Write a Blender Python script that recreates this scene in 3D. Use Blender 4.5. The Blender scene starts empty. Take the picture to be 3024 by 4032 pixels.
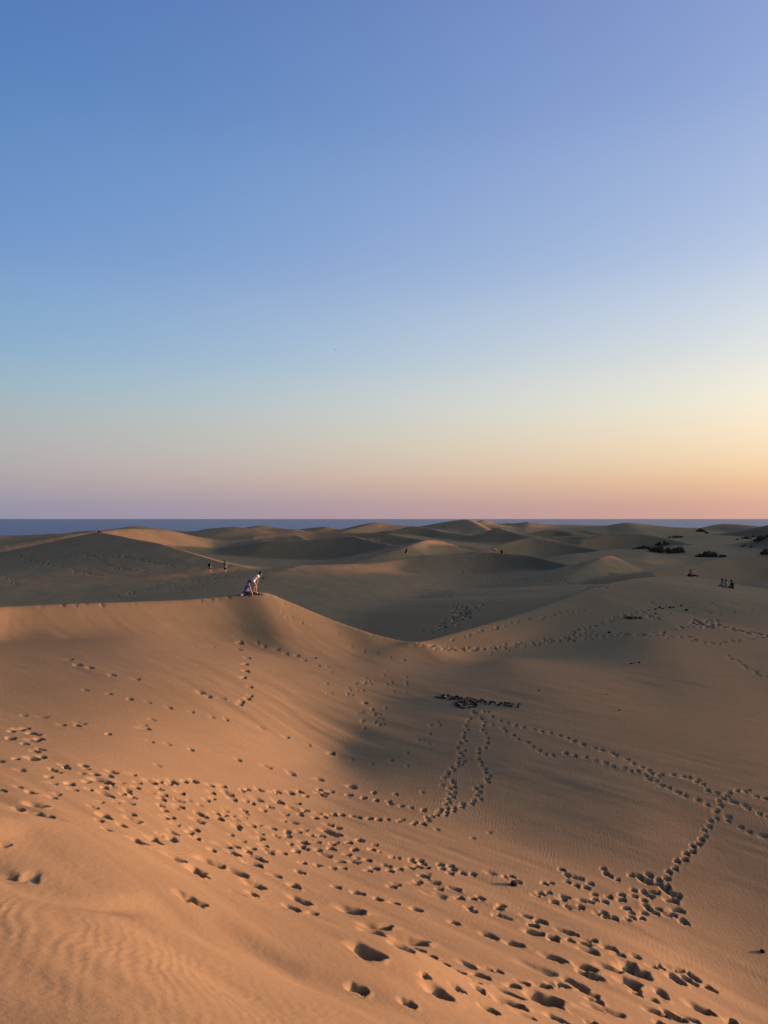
import bpy, math, random
import numpy as np
from mathutils import Vector

random.seed(7)
rng = np.random.default_rng(11)
S = bpy.context.scene
COL = S.collection
R = math.radians

# ------------------------------------------------------------------ camera
EYE = 15.0            # eye height above the sea
FPX = 3000.0          # focal length in photograph pixels
HORY = 2043.0         # horizon row in the photograph
cam_d = bpy.data.cameras.new('camera')
cam = bpy.data.objects.new('camera', cam_d)
COL.objects.link(cam)
cam.location = (0, 0, EYE)
cam.rotation_euler = (R(90), 0, 0)
cam_d.sensor_fit = 'VERTICAL'
cam_d.sensor_height = 36.0
cam_d.sensor_width = 27.0
cam_d.lens = FPX / 4032 * 36.0
cam_d.shift_y = (HORY - 2016.0) / 4032.0
cam_d.clip_start = 0.1
cam_d.clip_end = 200000
S.camera = cam
S.render.resolution_x = 768
S.render.resolution_y = 1024

# ------------------------------------------------------------------ sky and sun
SUN_AZ = 76.0         # degrees right of the view direction
SUN_EL = 2.1
w = bpy.data.worlds.new('World')
S.world = w
w.use_nodes = True
nt = w.node_tree
bg = nt.nodes['Background']
sky = nt.nodes.new('ShaderNodeTexSky')
sky.sky_type = 'NISHITA'
sky.sun_disc = False
sky.sun_elevation = R(SUN_EL)
sky.sun_rotation = R(SUN_AZ)
sky.dust_density = 1.2
sky.ozone_density = 2.0
EXPO = 1.5
GLOW = 10.0
def lin(c):
    return tuple((v / 255 / 12.92 if v / 255 <= 0.04045 else ((v / 255 + 0.055) / 1.055) ** 2.4) for v in c)
# evening sky: colour by height above the horizon, cooler away from the sun and warmer towards it, the same all the way round
def sky_math(op, a, b=None):
    x = nt.nodes.new('ShaderNodeMath'); x.operation = op
    for i, v in enumerate((a, b)):
        if v is None: continue
        if isinstance(v, (int, float)): x.inputs[i].default_value = v
        else: nt.links.new(v, x.inputs[i])
    return x.outputs[0]
tcs = nt.nodes.new('ShaderNodeTexCoord')
sep = nt.nodes.new('ShaderNodeSeparateXYZ'); nt.links.new(tcs.outputs['Generated'], sep.inputs[0])
elev = sky_math('ARCSINE', sep.outputs[2])                     # radians above the horizon
hfac = sky_math('POWER', sky_math('MAXIMUM', sky_math('DIVIDE', elev, R(90)), 0.0), 0.5)
def sky_ramp(stops):
    r = nt.nodes.new('ShaderNodeValToRGB'); e = r.color_ramp.elements
    r.color_ramp.interpolation = 'CARDINAL'
    while len(e) < len(stops): e.new(0.5)
    for q, (deg, c) in zip(e, stops):
        q.position = (deg / 90.0) ** 0.5; q.color = (*lin(c), 1)
    nt.links.new(hfac, r.inputs[0]); return r.outputs[0]
cool = sky_ramp([(0, (150, 149, 171)), (1.2, (159, 154, 172)), (3.2, (180, 171, 175)), (7, (174, 185, 190)), (11, (148, 180, 206)), (17, (124, 160, 208)), (26, (98, 140, 197)), (36, (80, 117, 180)), (55, (56, 88, 150)), (90, (44, 70, 130))])
warm = sky_ramp([(0, (216, 165, 148)), (1.2, (226, 173, 147)), (3.2, (247, 207, 162)), (7, (254, 237, 208)), (11, (234, 233, 226)), (17, (194, 208, 230)), (26, (158, 178, 221)), (36, (130, 151, 204)), (55, (84, 106, 168)), (90, (44, 70, 130))])
hl = sky_math('POWER', sky_math('ADD', sky_math('MULTIPLY', sep.outputs[0], sep.outputs[0]), sky_math('MULTIPLY', sep.outputs[1], sep.outputs[1])), 0.5)
caz = sky_math('DIVIDE', sky_math('ADD', sky_math('MULTIPLY', sep.outputs[0], math.sin(R(SUN_AZ))), sky_math('MULTIPLY', sep.outputs[1], math.cos(R(SUN_AZ)))), sky_math('MAXIMUM', hl, 0.001))
mrs = nt.nodes.new('ShaderNodeMapRange'); mrs.interpolation_type = 'LINEAR'
mrs.inputs[1].default_value = -0.25; mrs.inputs[2].default_value = 0.72
nt.links.new(caz, mrs.inputs[0])
smix = nt.nodes.new('ShaderNodeMix'); smix.data_type = 'RGBA'
nt.links.new(sky_math('POWER', mrs.outputs[0], 1.4), smix.inputs[0]); nt.links.new(cool, smix.inputs[6]); nt.links.new(warm, smix.inputs[7])
sadd = nt.nodes.new('ShaderNodeMix'); sadd.data_type = 'RGBA'; sadd.blend_type = 'MIX'
sscale = nt.nodes.new('ShaderNodeMix'); sscale.data_type = 'RGBA'; sscale.blend_type = 'MULTIPLY'; sscale.inputs[0].default_value = 1.0
kk = 10.0 / 2 ** EXPO
sdot = nt.nodes.new('ShaderNodeVectorMath'); sdot.operation = 'DOT_PRODUCT'
nt.links.new(tcs.outputs['Generated'], sdot.inputs[0])
sdot.inputs[1].default_value = (math.sin(R(SUN_AZ)) * math.cos(R(SUN_EL)), math.cos(R(SUN_AZ)) * math.cos(R(SUN_EL)), math.sin(R(SUN_EL)))
gang = sky_math('ARCCOSINE', sky_math('MINIMUM', sdot.outputs['Value'], 0.99999))
gl = sky_math('MULTIPLY', sky_math('EXPONENT', sky_math('MULTIPLY', sky_math('POWER', sky_math('DIVIDE', gang, R(21)), 2.0), -1.0)), GLOW)
glow = nt.nodes.new('ShaderNodeMix'); glow.data_type = 'RGBA'; glow.blend_type = 'ADD'; glow.clamp_result = False
glow.inputs[7].default_value = (1.0, 0.84, 0.68, 1)
nt.links.new(gl, glow.inputs[0]); glow.clamp_factor = False
anti = nt.nodes.new('ShaderNodeMapRange'); anti.interpolation_type = 'SMOOTHSTEP'
for q, vv in zip((1, 2, 3, 4), (-1.0, -0.1, 0.55, 1.0)): anti.inputs[q].default_value = vv
nt.links.new(caz, anti.inputs[0])
dim = nt.nodes.new('ShaderNodeVectorMath'); dim.operation = 'SCALE'
nt.links.new(smix.outputs[2], dim.inputs[0]); nt.links.new(anti.outputs[0], dim.inputs['Scale'])
nt.links.new(dim.outputs[0], glow.inputs[6])
sscale.inputs[7].default_value = (kk, kk, kk, 1)
nt.links.new(glow.outputs[2], sscale.inputs[6])
sadd.inputs[0].default_value = 0.05
nt.links.new(sscale.outputs[2], sadd.inputs[6]); nt.links.new(sky.outputs[0], sadd.inputs[7])
nt.links.new(sadd.outputs[2], bg.inputs[0])
bg.inputs[1].default_value = 0.1

sun_d = bpy.data.lights.new('sun', 'SUN')
sun_d.energy = 4.3
sun_d.angle = R(3.6)
sun_d.color = (1.0, 0.48, 0.31)
sun = bpy.data.objects.new('sun', sun_d)
COL.objects.link(sun)
sdir = Vector((math.sin(R(SUN_AZ)) * math.cos(R(SUN_EL)), math.cos(R(SUN_AZ)) * math.cos(R(SUN_EL)), math.sin(R(SUN_EL))))
sun.rotation_euler = (-sdir).to_track_quat('-Z', 'Y').to_euler()

vs = S.view_settings
vs.view_transform = 'Standard'
vs.look = 'None'
vs.exposure = EXPO
vs.gamma = 1.0
vs.use_curve_mapping = False

# ------------------------------------------------------------------ helpers
def tag(o, label=None, cat=None, group=None, kind=None):
    if label: o['label'] = label
    if cat: o['category'] = cat
    if group: o['group'] = group
    if kind: o['kind'] = kind
    return o

def link(o, parent=None):
    COL.objects.link(o)
    if parent is not None:
        o.parent = parent
    return o

def mesh_obj(name, verts, faces, mat, parent=None, smooth=True):
    me = bpy.data.meshes.new(name)
    me.from_pydata([tuple(v) for v in verts], [], [tuple(f) for f in faces])
    if smooth:
        me.polygons.foreach_set('use_smooth', [True] * len(me.polygons))
    me.materials.append(mat)
    return link(bpy.data.objects.new(name, me), parent)

def new_mat(name, col, rough=0.8, spec=0.2, noise=0.15, scale=20.0):
    m = bpy.data.materials.new(name)
    m.use_nodes = True
    t = m.node_tree
    b = t.nodes['Principled BSDF']
    b.inputs['Roughness'].default_value = rough
    b.inputs['Specular IOR Level'].default_value = spec
    n = t.nodes.new('ShaderNodeTexNoise')
    n.inputs['Scale'].default_value = scale
    n.inputs['Detail'].default_value = 4
    r = t.nodes.new('ShaderNodeValToRGB')
    r.color_ramp.elements[0].position = 0.3
    r.color_ramp.elements[1].position = 0.7
    r.color_ramp.elements[0].color = (*[c * (1 - noise) for c in col], 1)
    r.color_ramp.elements[1].color = (*[min(1, c * (1 + noise)) for c in col], 1)
    tc = t.nodes.new('ShaderNodeTexCoord')
    t.links.new(tc.outputs['Object'], n.inputs['Vector'])
    t.links.new(n.outputs['Fac'], r.inputs['Fac'])
    t.links.new(r.outputs[0], b.inputs['Base Color'])
    return m

# value noise on arrays
_lat = rng.random((256, 256))
def vnoise(x, y):
    xi = np.floor(x).astype(np.int64); yi = np.floor(y).astype(np.int64)
    fx = x - xi; fy = y - yi
    fx = fx * fx * fx * (fx * (fx * 6 - 15) + 10); fy = fy * fy * fy * (fy * (fy * 6 - 15) + 10)
    a = _lat[xi & 255, yi & 255]; b = _lat[(xi + 1) & 255, yi & 255]
    c = _lat[xi & 255, (yi + 1) & 255]; d = _lat[(xi + 1) & 255, (yi + 1) & 255]
    return (a * (1 - fx) + b * fx) * (1 - fy) + (c * (1 - fx) + d * fx) * fy - 0.5
def sstep(a, b, x):
    t = np.clip((x - a) / (b - a), 0, 1)
    return t * t * (3 - 2 * t)

def P(px, py, D):
    """photograph pixel + depth -> world x, y and height relative to the eye"""
    return ((px - 1512) / FPX * D, D, (HORY - py) / FPX * D)

# ------------------------------------------------------------------ terrain: smooth base through surveyed heights
# columns of the photograph: (column, [(row, height relative to the eye), ...])
SURVEY = [
    (0,    [(2520, -6.55), (2700, -6.9), (2900, -6.5), (3100, -5.9), (3290, -5.2), (3600, -4.5), (4032, -3.9)]),
    (500,  [(2500, -6.8), (2700, -7.4), (2900, -7.4), (3100, -7.1), (3300, -6.5), (3450, -6.0), (3700, -5.0), (4032, -4.2)]),
    (1000, [(2620, -8.0), (2800, -8.7), (3000, -9.0), (3200, -8.7), (3400, -8.0), (3600, -7.2), (3750, -6.4), (3900, -5.6), (4032, -5.0)]),
    (1330, [(2850, -9.62), (2980, -10.08), (3110, -9.9)]),
    (1500, [(2620, -8.95), (2750, -9.42), (2900, -9.86), (3050, -10.1), (3200, -9.9), (3400, -9.3), (3600, -8.5), (3800, -7.5), (4032, -6.3)]),
    (2000, [(2600, -9.05), (2760, -9.48), (3000, -9.98), (3300, -10.3), (3500, -9.9), (3700, -9.2), (3900, -8.3), (4032, -7.6)]),
    (2500, [(2500, -8.6), (2700, -9.42), (3000, -10.0), (3300, -10.45), (3480, -10.6), (3700, -10.2), (3900, -9.6), (4032, -9.1)]),
    (3024, [(2420, -8.7), (2500, -8.95), (2700, -9.6), (3000, -10.15), (3300, -10.65), (3600, -11.0), (3800, -11.0), (4032, -10.7)]),
]
pts = []
for px, rows in SURVEY:
    for py, z in rows:
        D = z * FPX / (HORY - py)
        pts.append(((px - 1512) / FPX * D, D, z))
# surveyed points outside the columns: around the viewer, off to the sides, plains beyond the first crest
pts += [(0, 0, -1.7), (-4, 1, -1.9), (4, 1.5, -3.2), (0, 3.2, -3.1), (3, 5, -5.2), (-3, 4, -3.2), (0, -10, -1.0), (-12, -6, -2.2), (12, -8, -5), (-15, 5, -3.5),
        (-25, 20, -5.5), (-32, 36, -5.6), (10, 2, -6.5), (15, 9, -9.6), (25, 14, -11.2), (42, 30, -10.9), (30, -10, -10.5),
        (62, 58, -9.6), (60, 20, -11), (110, 40, -11), (110, 0, -11), (-60, 20, -7), (-60, 60, -9), (0, -60, -8), (-80, -40, -9), (80, -60, -11),
        (-30, 65, -8.7), (-42, 82, -8.5), (-18, 68, -8.9), (-20, 84, -8.5), (-25, 105, -8.1), (-45, 105, -8.1), (-60, 100, -8.3), (-70, 80, -8.6), (-12, 100, -8.2), (-22, 112, -7.9),
        (0, 66, -10.6), (2, 80, -9.9), (3, 97, -9.6), (11, 62, -11.2), (10, 74, -11.6), (20, 82, -11.8), (24, 100, -11.6), (30, 88, -11.2), (14, 108, -11.0), (20, 124, -10.6), (34, 112, -10.6),
        (-9, 115, -7.9), (0, 116, -8.6),
        (-20, 160, -9.5), (20, 170, -9.5), (60, 150, -9.5), (-70, 200, -9), (0, 230, -10), (60, 230, -9.5), (120, 230, -8.5),
        (-120, 150, -10), (-120, 260, -10.5), (0, 320, -9.5), (100, 320, -8.5), (200, 320, -7.5), (200, 160, -10), (120, 100, -10.5), (200, 60, -11),
        (0, 420, -9), (-150, 400, -12), (150, 430, -8), (300, 420, -8), (350, 200, -10), (-250, 200, -12), (-250, 0, -11), (0, -250, -10), (300, 0, -11), (300, -200, -11), (-250, -250, -10)]
pts = np.array(pts, float)
SC = 30.0
def tps(r2):
    return np.where(r2 > 1e-12, 0.5 * r2 * np.log(np.maximum(r2, 1e-12)), 0.0)
# mildly log-compressed radius keeps the spline local near the viewer
def warp(x, y):
    r = np.hypot(x, y); k = np.log1p(r / SC) / np.maximum(r, 1e-9)
    return x * k, y * k
wx, wy = warp(pts[:, 0], pts[:, 1])
n = len(pts)
K = tps((wx[:, None] - wx) ** 2 + (wy[:, None] - wy) ** 2) + np.eye(n) * 1e-5
A = np.zeros((n + 3, n + 3)); A[:n, :n] = K
A[:n, n] = 1; A[:n, n + 1] = wx; A[:n, n + 2] = wy
A[n, :n] = 1; A[n + 1, :n] = wx; A[n + 2, :n] = wy
sol = np.linalg.solve(A, np.concatenate([pts[:, 2], [0, 0, 0]]))
def base_plain(x, y):
    ux, uy = warp(x, y)
    z = sol[n] + sol[n + 1] * ux + sol[n + 2] * uy
    for i in range(n):
        z += sol[i] * tps((ux - wx[i]) ** 2 + (uy - wy[i]) ** 2)
    return z

# ------------------------------------------------------------------ dunes: crest lines with two flanks
def spline(c, sub=7):
    c = np.array(c, float); out = []
    p = np.vstack([2 * c[0] - c[1], c, 2 * c[-1] - c[-2]])
    for i in range(1, len(p) - 2):
        for t in np.linspace(0, 1, sub, endpoint=False):
            a, b, d, e = p[i - 1], p[i], p[i + 1], p[i + 2]
            out.append(0.5 * (2 * b + (d - a) * t + (2 * a - 5 * b + 4 * d - e) * t * t + (3 * b - a - 3 * d + e) * t ** 3))
    out.append(c[-1])
    return np.array(out)

def across(x, y, c):
    """signed offset from a crest line measured square to its mean run (positive on the right-hand side), crest height there, overshoot past its ends"""
    d = c[-1, :2] - c[0, :2]; d = d / np.hypot(*d)
    ct = c[:, 0] * d[0] + c[:, 1] * d[1]; cn = c[:, 0] * d[1] - c[:, 1] * d[0]
    o = np.argsort(ct); ct, cn, cz = ct[o], cn[o], c[o, 2:]
    t = x * d[0] + y * d[1]
    return x * d[1] - y * d[0] - np.interp(t, ct, cn), [np.interp(t, ct, q) for q in cz.T], np.maximum(ct[0] - t, 0) + np.maximum(t - ct[-1], 0)

def smax(a, b, k):
    h = np.clip(0.5 + 0.5 * (a - b) / k, 0, 1)
    return b * (1 - h) + a * h + k * h * (1 - h)

DUNES = []   # (crest points with their near slope, far slope, rounding, blend, slope past the ends)
def dune(points, near, far, rnd=0.4, k=0.8, world=False, end=0.15):
    nl = near if isinstance(near, list) else [near] * len(points)
    c = spline([(*(p if world else P(*p)), q) for p, q in zip(points, nl)])
    DUNES.append((c, far, rnd, k, end))

# -- first crest, with the two sandboarders on it
dune([(-520, 2450, 38), (-200, 2405, 41), (0, 2390, 44), (300, 2377, 46.3), (520, 2370, 48), (740, 2361, 50), (880, 2347, 51.5), (1000, 2334, 52.5), (1060, 2338, 53), (1130, 2366, 53),
      (1300, 2437, 52.5), (1450, 2490, 51.5), (1570, 2521, 51), (1660, 2540, 50.6)], [.5, .5, .55, .55, .55, .55, .52, .48, .45, .42, .38, .36, .36, .38], 0.16, 0.2, 0.9, end=0.35)
# -- round crest of the right-hand dune
dune([(1620, 2545, 50.5), (1700, 2518, 52.5), (1850, 2476, 56), (2005, 2432, 60.5), (2200, 2368, 67), (2370, 2310, 75), (2480, 2283, 82), (2600, 2270, 90), (2720, 2270, 95), (2800, 2287, 96), (2900, 2310, 95), (3024, 2335, 93), (3200, 2370, 90), (3400, 2400, 88)], [.40, .34, .27, .21, .15, .12, .10, .10, .10, .10, .10, .10, .10, .10], 0.42, 0.25, 0.6)
# gentle second shoulder in front of it
dune([(2330, 2345, 70), (2480, 2315, 74), (2600, 2296, 78), (2720, 2300, 81), (2830, 2325, 83)], 0.10, 0.10, 1.5, 0.6)
# -- crest with the standing couple, dark bowl below it
dune([(1180, 2232, 118), (1330, 2228, 124), (1450, 2221, 131), (1530, 2208, 137), (1600, 2193, 142), (1700, 2184, 144), (1800, 2184, 145), (1880, 2178, 146), (1950, 2175, 146), (2020, 2181, 144), (2090, 2189, 141), (2180, 2209, 134), (2280, 2232, 126), (2360, 2253, 119), (2440, 2266, 113)], [.04, .05, .08, .14, .22, .3, .38, .46, .52, .55, .55, .55, .52, .46, .4], 0.13, 0.3, 1.6)
# -- dune with the lone sitter, left
dune([(345, 2105, 162), (388, 2096, 160), (470, 2110, 152), (560, 2128, 143), (640, 2144, 136), (740, 2173, 128), (850, 2208, 120), (945, 2232, 115)], [.2, .2, .18, .16, .14, .12, .10, .08], 0.30, 0.2, 1.5, end=0.42)
# lit flank behind it
dune([(330, 2099, 194), (400, 2090, 199), (480, 2083, 206), (560, 2083, 213), (640, 2086, 219), (720, 2101, 223), (800, 2118, 225), (900, 2132, 229)], 0.30, 0.12, 2.0, 1.5)
# -- far left
dune([(-300, 2118, 250), (-100, 2112, 255), (0, 2109, 258), (100, 2107, 262), (200, 2102, 265), (280, 2101, 262), (340, 2106, 255)], 0.05, 0.2, 2, 2)
dune([(-200, 2150, 180), (0, 2141, 190), (80, 2138, 195), (170, 2135, 200)], 0.05, 0.1, 1, 1.5)
dune([(300, 2098, 320), (350, 2092, 320), (400, 2094, 320)], 0.1, 0.2, 2, 2)
dune([(460, 2082, 340), (520, 2073, 345), (560, 2072, 345), (620, 2081, 340), (680, 2088, 335)], 0.08, 0.2, 2, 2)
dune([(680, 2090, 300), (760, 2091, 305), (830, 2081, 310), (890, 2076, 312), (940, 2076, 310), (1010, 2087, 300)], 0.07, 0.2, 1.0, 2)
# -- skyline, middle and right
dune([(930, 2086, 350), (1000, 2072, 352), (1040, 2069, 352), (1090, 2078, 348), (1160, 2085, 342)], 0.10, 0.2, 1.5, 2)
dune([(1170, 2085, 385), (1260, 2075, 388), (1300, 2075, 388), (1350, 2088, 382)], 0.12, 0.2, 1.5, 2)
dune([(1330, 2088, 415), (1420, 2067, 420), (1470, 2058, 420), (1500, 2058, 420), (1560, 2067, 416), (1640, 2075, 410), (1720, 2084, 400)], 0.08, 0.2, 3.0, 2)
dune([(1660, 2072, 445), (1740, 2057, 450), (1815, 2047, 452), (1850, 2047, 450), (1875, 2055, 446)], 0.08, 0.3, 1.5, 2)
dune([(1870, 2055, 470), (1895, 2049, 470), (1920, 2051, 470), (1960, 2060, 468), (2020, 2060, 465), (2070, 2056, 460), (2110, 2059, 458), (2170, 2065, 455), (2300, 2067, 455), (2400, 2069, 455)], 0.07, 0.3, 1.5, 2)
dune([(2380, 2071, 430), (2430, 2062, 432), (2480, 2058, 432), (2550, 2065, 430), (2630, 2074, 425), (2720, 2082, 420)], 0.07, 0.3, 2, 2)
dune([(2620, 2074, 470), (2740, 2074, 470), (2790, 2067, 470), (2830, 2061, 470), (2890, 2060, 470), (2960, 2067, 470), (3030, 2074, 470), (3300, 2066, 470), (3600, 2060, 460)], 0.06, 0.3, 2, 2)
# -- middle field
dune([(1000, 2108, 262), (1080, 2098, 268), (1150, 2092, 272), (1250, 2093, 276), (1400, 2098, 276), (1520, 2101, 272), (1600, 2104, 268)], 0.42, 0.06, 0.6, 1.0)
dune([(1040, 2121, 225), (1100, 2111, 230), (1130, 2114, 228), (1170, 2107, 230), (1210, 2123, 224)], 0.2, 0.2, 0.4, 0.8)
dune([(1060, 2128, 206), (1180, 2126, 206), (1270, 2120, 206), (1340, 2112, 206), (1392, 2111, 204), (1450, 2126, 198), (1530, 2143, 190)], 0.40, 0.16, 0.3, 0.8)
dune([(1460, 2118, 252), (1520, 2101, 256), (1560, 2108, 254), (1640, 2122, 248), (1720, 2130, 240)], 0.5, 0.07, 0.4, 0.8)
dune([(1550, 2088, 335), (1620, 2073, 340), (1680, 2078, 338), (1740, 2092, 330), (1800, 2100, 325)], 0.42, 0.07, 0.8, 1.2)
dune([(1610, 2150, 170), (1650, 2136, 179), (1686, 2126, 187), (1740, 2131, 190), (1790, 2146, 191), (1860, 2166, 192)], 0.5, 0.2, 0.5, 1.0)
dune([(1900, 2102, 296), (1955, 2077, 300), (2000, 2090, 296), (2060, 2106, 288)], 0.42, 0.10, 0.6, 1.0)
dune([(2040, 2108, 312), (2150, 2088, 318), (2185, 2086, 318), (2240, 2094, 312)], 0.5, 0.06, 0.5, 0.8)
dune([(2250, 2093, 330), (2290, 2085, 334), (2360, 2099, 328)], 0.5, 0.06, 0.5, 0.8)
dune([(1890, 2170, 172), (1980, 2141, 180), (2050, 2123, 185), (2110, 2117, 187), (2200, 2131, 184), (2290, 2151, 178), (2370, 2168, 170)], 0.40, 0.14, 0.6, 1.2)
dune([(2300, 2122, 238), (2400, 2098, 244), (2460, 2095, 245), (2540, 2102, 243), (2640, 2121, 236), (2710, 2138, 228), (2800, 2152, 218)], 0.40, 0.1, 0.6, 1.2)
dune([(2150, 2116, 268), (2220, 2110, 270), (2280, 2113, 268), (2340, 2121, 262)], 0.5, 0.06, 0.4, 0.8)
dune([(2290, 2178, 158), (2400, 2165, 163), (2500, 2160, 166), (2545, 2159, 167), (2610, 2171, 164), (2700, 2190, 157), (2830, 2197, 150)], 0.06, 0.2, 0.8, 1.0)
dune([(2365, 2197, 123), (2405, 2189, 127), (2440, 2203, 131), (2480, 2228, 135), (2522, 2247, 138)], 0.5, 0.3, 0.3, 0.6)
dune([(2560, 2250, 108), (2680, 2231, 113), (2800, 2206, 119), (2870, 2196, 122), (2960, 2187, 124), (3024, 2181, 125), (3200, 2168, 124), (3500, 2150, 120), (3900, 2150, 112)], 0.42, 0.16, 0.4, 1.0)
dune([(2600, 2125, 300), (2700, 2112, 305), (2800, 2106, 310), (2900, 2113, 305), (3024, 2128, 295)], 0.06, 0.08, 3, 2)
dune([(2640, 2152, 215), (2720, 2146, 220), (2800, 2150, 220), (2900, 2151, 218), (3024, 2156, 214), (3200, 2150, 212)], 0.05, 0.12, 2, 1.5)
# -- unseen dunes added beyond the right edge of the picture, shaped to shade the plain and the far field
dune([(80, 82, -4.0), (92, 86, -1.2), (110, 91, 1.2), (135, 99, 2.4), (170, 112, 2.2), (215, 130, -1)], 0.55, 0.16, 1.0, 1.2, world=True)
dune([(100, 104, -1), (106, 116, 1.5), (111, 126, 0.5), (114, 133, -6.5), (119, 143, -7), (124, 153, -6.5), (131, 166, -5.5), (138, 176, -4), (147, 188, 3.5), (157, 204, 2.5), (163, 215, -3.5), (171, 230, -3.2), (178, 243, -2), (184, 254, -1), (189, 264, -1.5), (200, 284, -1.5), (208, 297, 7.0), (226, 322, 7.5), (284, 400, 8.0), (349, 480, 8.0)], 0.2, 0.2, 1.0, 1.2, world=True)  # dips in this added crest let sun through to the lit patches
dune([(250, 300, 0.5), (300, 310, 2), (360, 330, 0)], 0.2, 0.15, 1.0, 1.2, world=True)

def height(x, y):
    z = base_plain(x, y)
    far = sstep(90, 220, np.hypot(x, y))
    z += far * (2.2 * vnoise(x / 60 + 7.3, y / 38 + 2.1) + 1.0 * vnoise(x / 23 + 1.7, y / 17 + 5.5))
    for c, sf, rnd, k, se in DUNES:
        lo = c.min(0); hi = c.max(0); reach = 13.0 / min(lo[3], sf, se)
        m = np.flatnonzero((x > lo[0] - reach) & (x < hi[0] + reach) & (y > lo[1] - reach) & (y < hi[1] + reach))
        if not len(m): continue
        d, (zc, sn), over = across(x[m], y[m], c)
        s = np.where(d > 0, sn, sf)
        zd = zc - (np.sqrt((s * d) ** 2 + (s * rnd) ** 2 + (se * over) ** 2) - s * rnd)
        z[m] = smax(zd, z[m], k)
    # the shore: the sand sinks under the sea
    sh = sstep(500, 760, y + 0.25 * x + 20 * vnoise(x / 80, y / 80)) 
    z = z * (1 - sh) + (-19.0) * sh
    return z

# ------------------------------------------------------------------ terrain grid (fine where the ground is near)
th_in = np.radians(np.linspace(-29.5, 30.5, 1040))
th_out = np.radians(np.concatenate([np.linspace(30.5, 100, 130)[1:], np.linspace(100, 330.5, 100)[1:-1]]))
TH = np.concatenate([th_in, th_out]); NIN = len(th_in)
RR = np.concatenate([np.geomspace(0.3, 4, 24)[:-1], np.geomspace(4, 62, 800)[:-1], np.geomspace(62, 130, 250)[:-1], np.geomspace(130, 480, 210)[:-1], np.geomspace(480, 1300, 30)])
GX = np.sin(TH)[None, :] * RR[:, None]
GY = np.cos(TH)[None, :] * RR[:, None]
GZ = height(GX.ravel(), GY.ravel()).reshape(GX.shape)
Z0 = GZ.copy()

def hit(px, py, dmin=3.0):
    """where the line of sight through a photograph pixel meets the ground -> x, y, z(rel), depth"""
    th = math.atan((px - 1512) / FPX); v = (HORY - py) / FPX * math.cos(th)
    f = (th - th_in[0]) / (th_in[1] - th_in[0]); j = min(max(int(round(f)), 0), NIN - 1)
    s = Z0[:, j] / RR
    k = np.argmax((s >= v) & (RR * math.cos(th) > dmin))
    if k == 0: return None
    r = RR[k]
    s0, s1 = s[k - 1], s[k]
    if s1 != s0 and s0 < v:
        r = RR[k - 1] + (RR[k] - RR[k - 1]) * (v - s0) / (s1 - s0)
    return r * math.sin(th), r * math.cos(th), v * r, r * math.cos(th)

def ground(x, y):
    th = math.atan2(x, y); r = math.hypot(x, y)
    f = (th - th_in[0]) / (th_in[1] - th_in[0])
    j = min(max(int(f), 0), NIN - 2); fj = min(max(f - j, 0), 1)
    k = int(np.searchsorted(RR, r)) - 1; k = max(0, min(k, len(RR) - 2)); fk = (r - RR[k]) / (RR[k + 1] - RR[k])
    a = GZ[k, j] * (1 - fj) + GZ[k, j + 1] * fj; b = GZ[k + 1, j] * (1 - fj) + GZ[k + 1, j + 1] * fj
    return a * (1 - fk) + b * fk

# low swells and wind streaks running down the near flank
near = 1 - sstep(35, 60, RR)[:, None]
def window(x, y, rad):
    r = math.hypot(x, y); th = math.atan2(x, y)
    k0 = np.searchsorted(RR, r - rad); k1 = np.searchsorted(RR, r + rad) + 1
    dt = rad / max(r, 0.5)
    j0 = np.searchsorted(th_in, th - dt); j1 = np.searchsorted(th_in, th + dt) + 1
    return slice(k0, min(k1, len(RR))), slice(j0, min(j1, NIN))

# sand furrows, lobes and streaks on the near flank
def add_ridge(pixels, amp, w_near, w_far):
    c = [hit(px, py) for px, py in pixels]
    c = spline([(p[0], p[1], 0) for p in c if p])
    mg = 4 * max(w_near, w_far) + 4; lo = c.min(0) - mg; hi = c.max(0) + mg
    m = (GX > lo[0]) & (GX < hi[0]) & (GY > lo[1]) & (GY < hi[1])
    m[:, NIN:] = False
    d, _, over = across(GX[m], GY[m], c)
    wd = np.where(d > 0, w_near, w_far)
    GZ[m] += amp * np.exp(-(d / wd) ** 2) * np.exp(-(over / 1.5) ** 2)
add_ridge([(-250, 3210), (0, 3285), (250, 3335), (450, 3410), (620, 3490), (800, 3575), (1000, 3650), (1250, 3725), (1500, 3790)], 0.42, 1.9, 0.42)
add_ridge([(-200, 3380), (0, 3455), (150, 3500), (350, 3560), (600, 3620), (900, 3740), (1200, 3870)], -0.12, 0.5, 0.4)
add_ridge([(-100, 3120), (120, 3200), (280, 3290), (420, 3350)], -0.06, 0.35, 0.3)
fl = near * sstep(3, 9, RR)[:, None]
ux = GX * 0.80 - GY * 0.60; uy = GX * 0.60 + GY * 0.80       # streaks run down the flank to the right
g0 = np.gradient(Z0, axis=0) / np.maximum(np.gradient(RR)[:, None], 1e-3)
fk = fl * (0.08 + 0.92 * sstep(0.02, 0.14, np.abs(g0)))        # the flat plain is smoother than the slopes
GZ += fk * (0.050 * vnoise(ux / 3.6 + 3, uy / 0.85) + 0.022 * vnoise(ux / 1.7, uy / 0.33 + 9) + 0.10 * vnoise(GX / 7.0 + 4.4, GY / 6.0) + 0.03 * vnoise(GX / 2.2, GY / 2.4 + 8))
GZ += (1 - near) * (0.10 * vnoise(GX / 4.0 + 2, GY / 5.0) + 0.05 * vnoise(GX / 1.3, GY / 1.9 + 3)) * sstep(60, 80, RR)[:, None]

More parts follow.
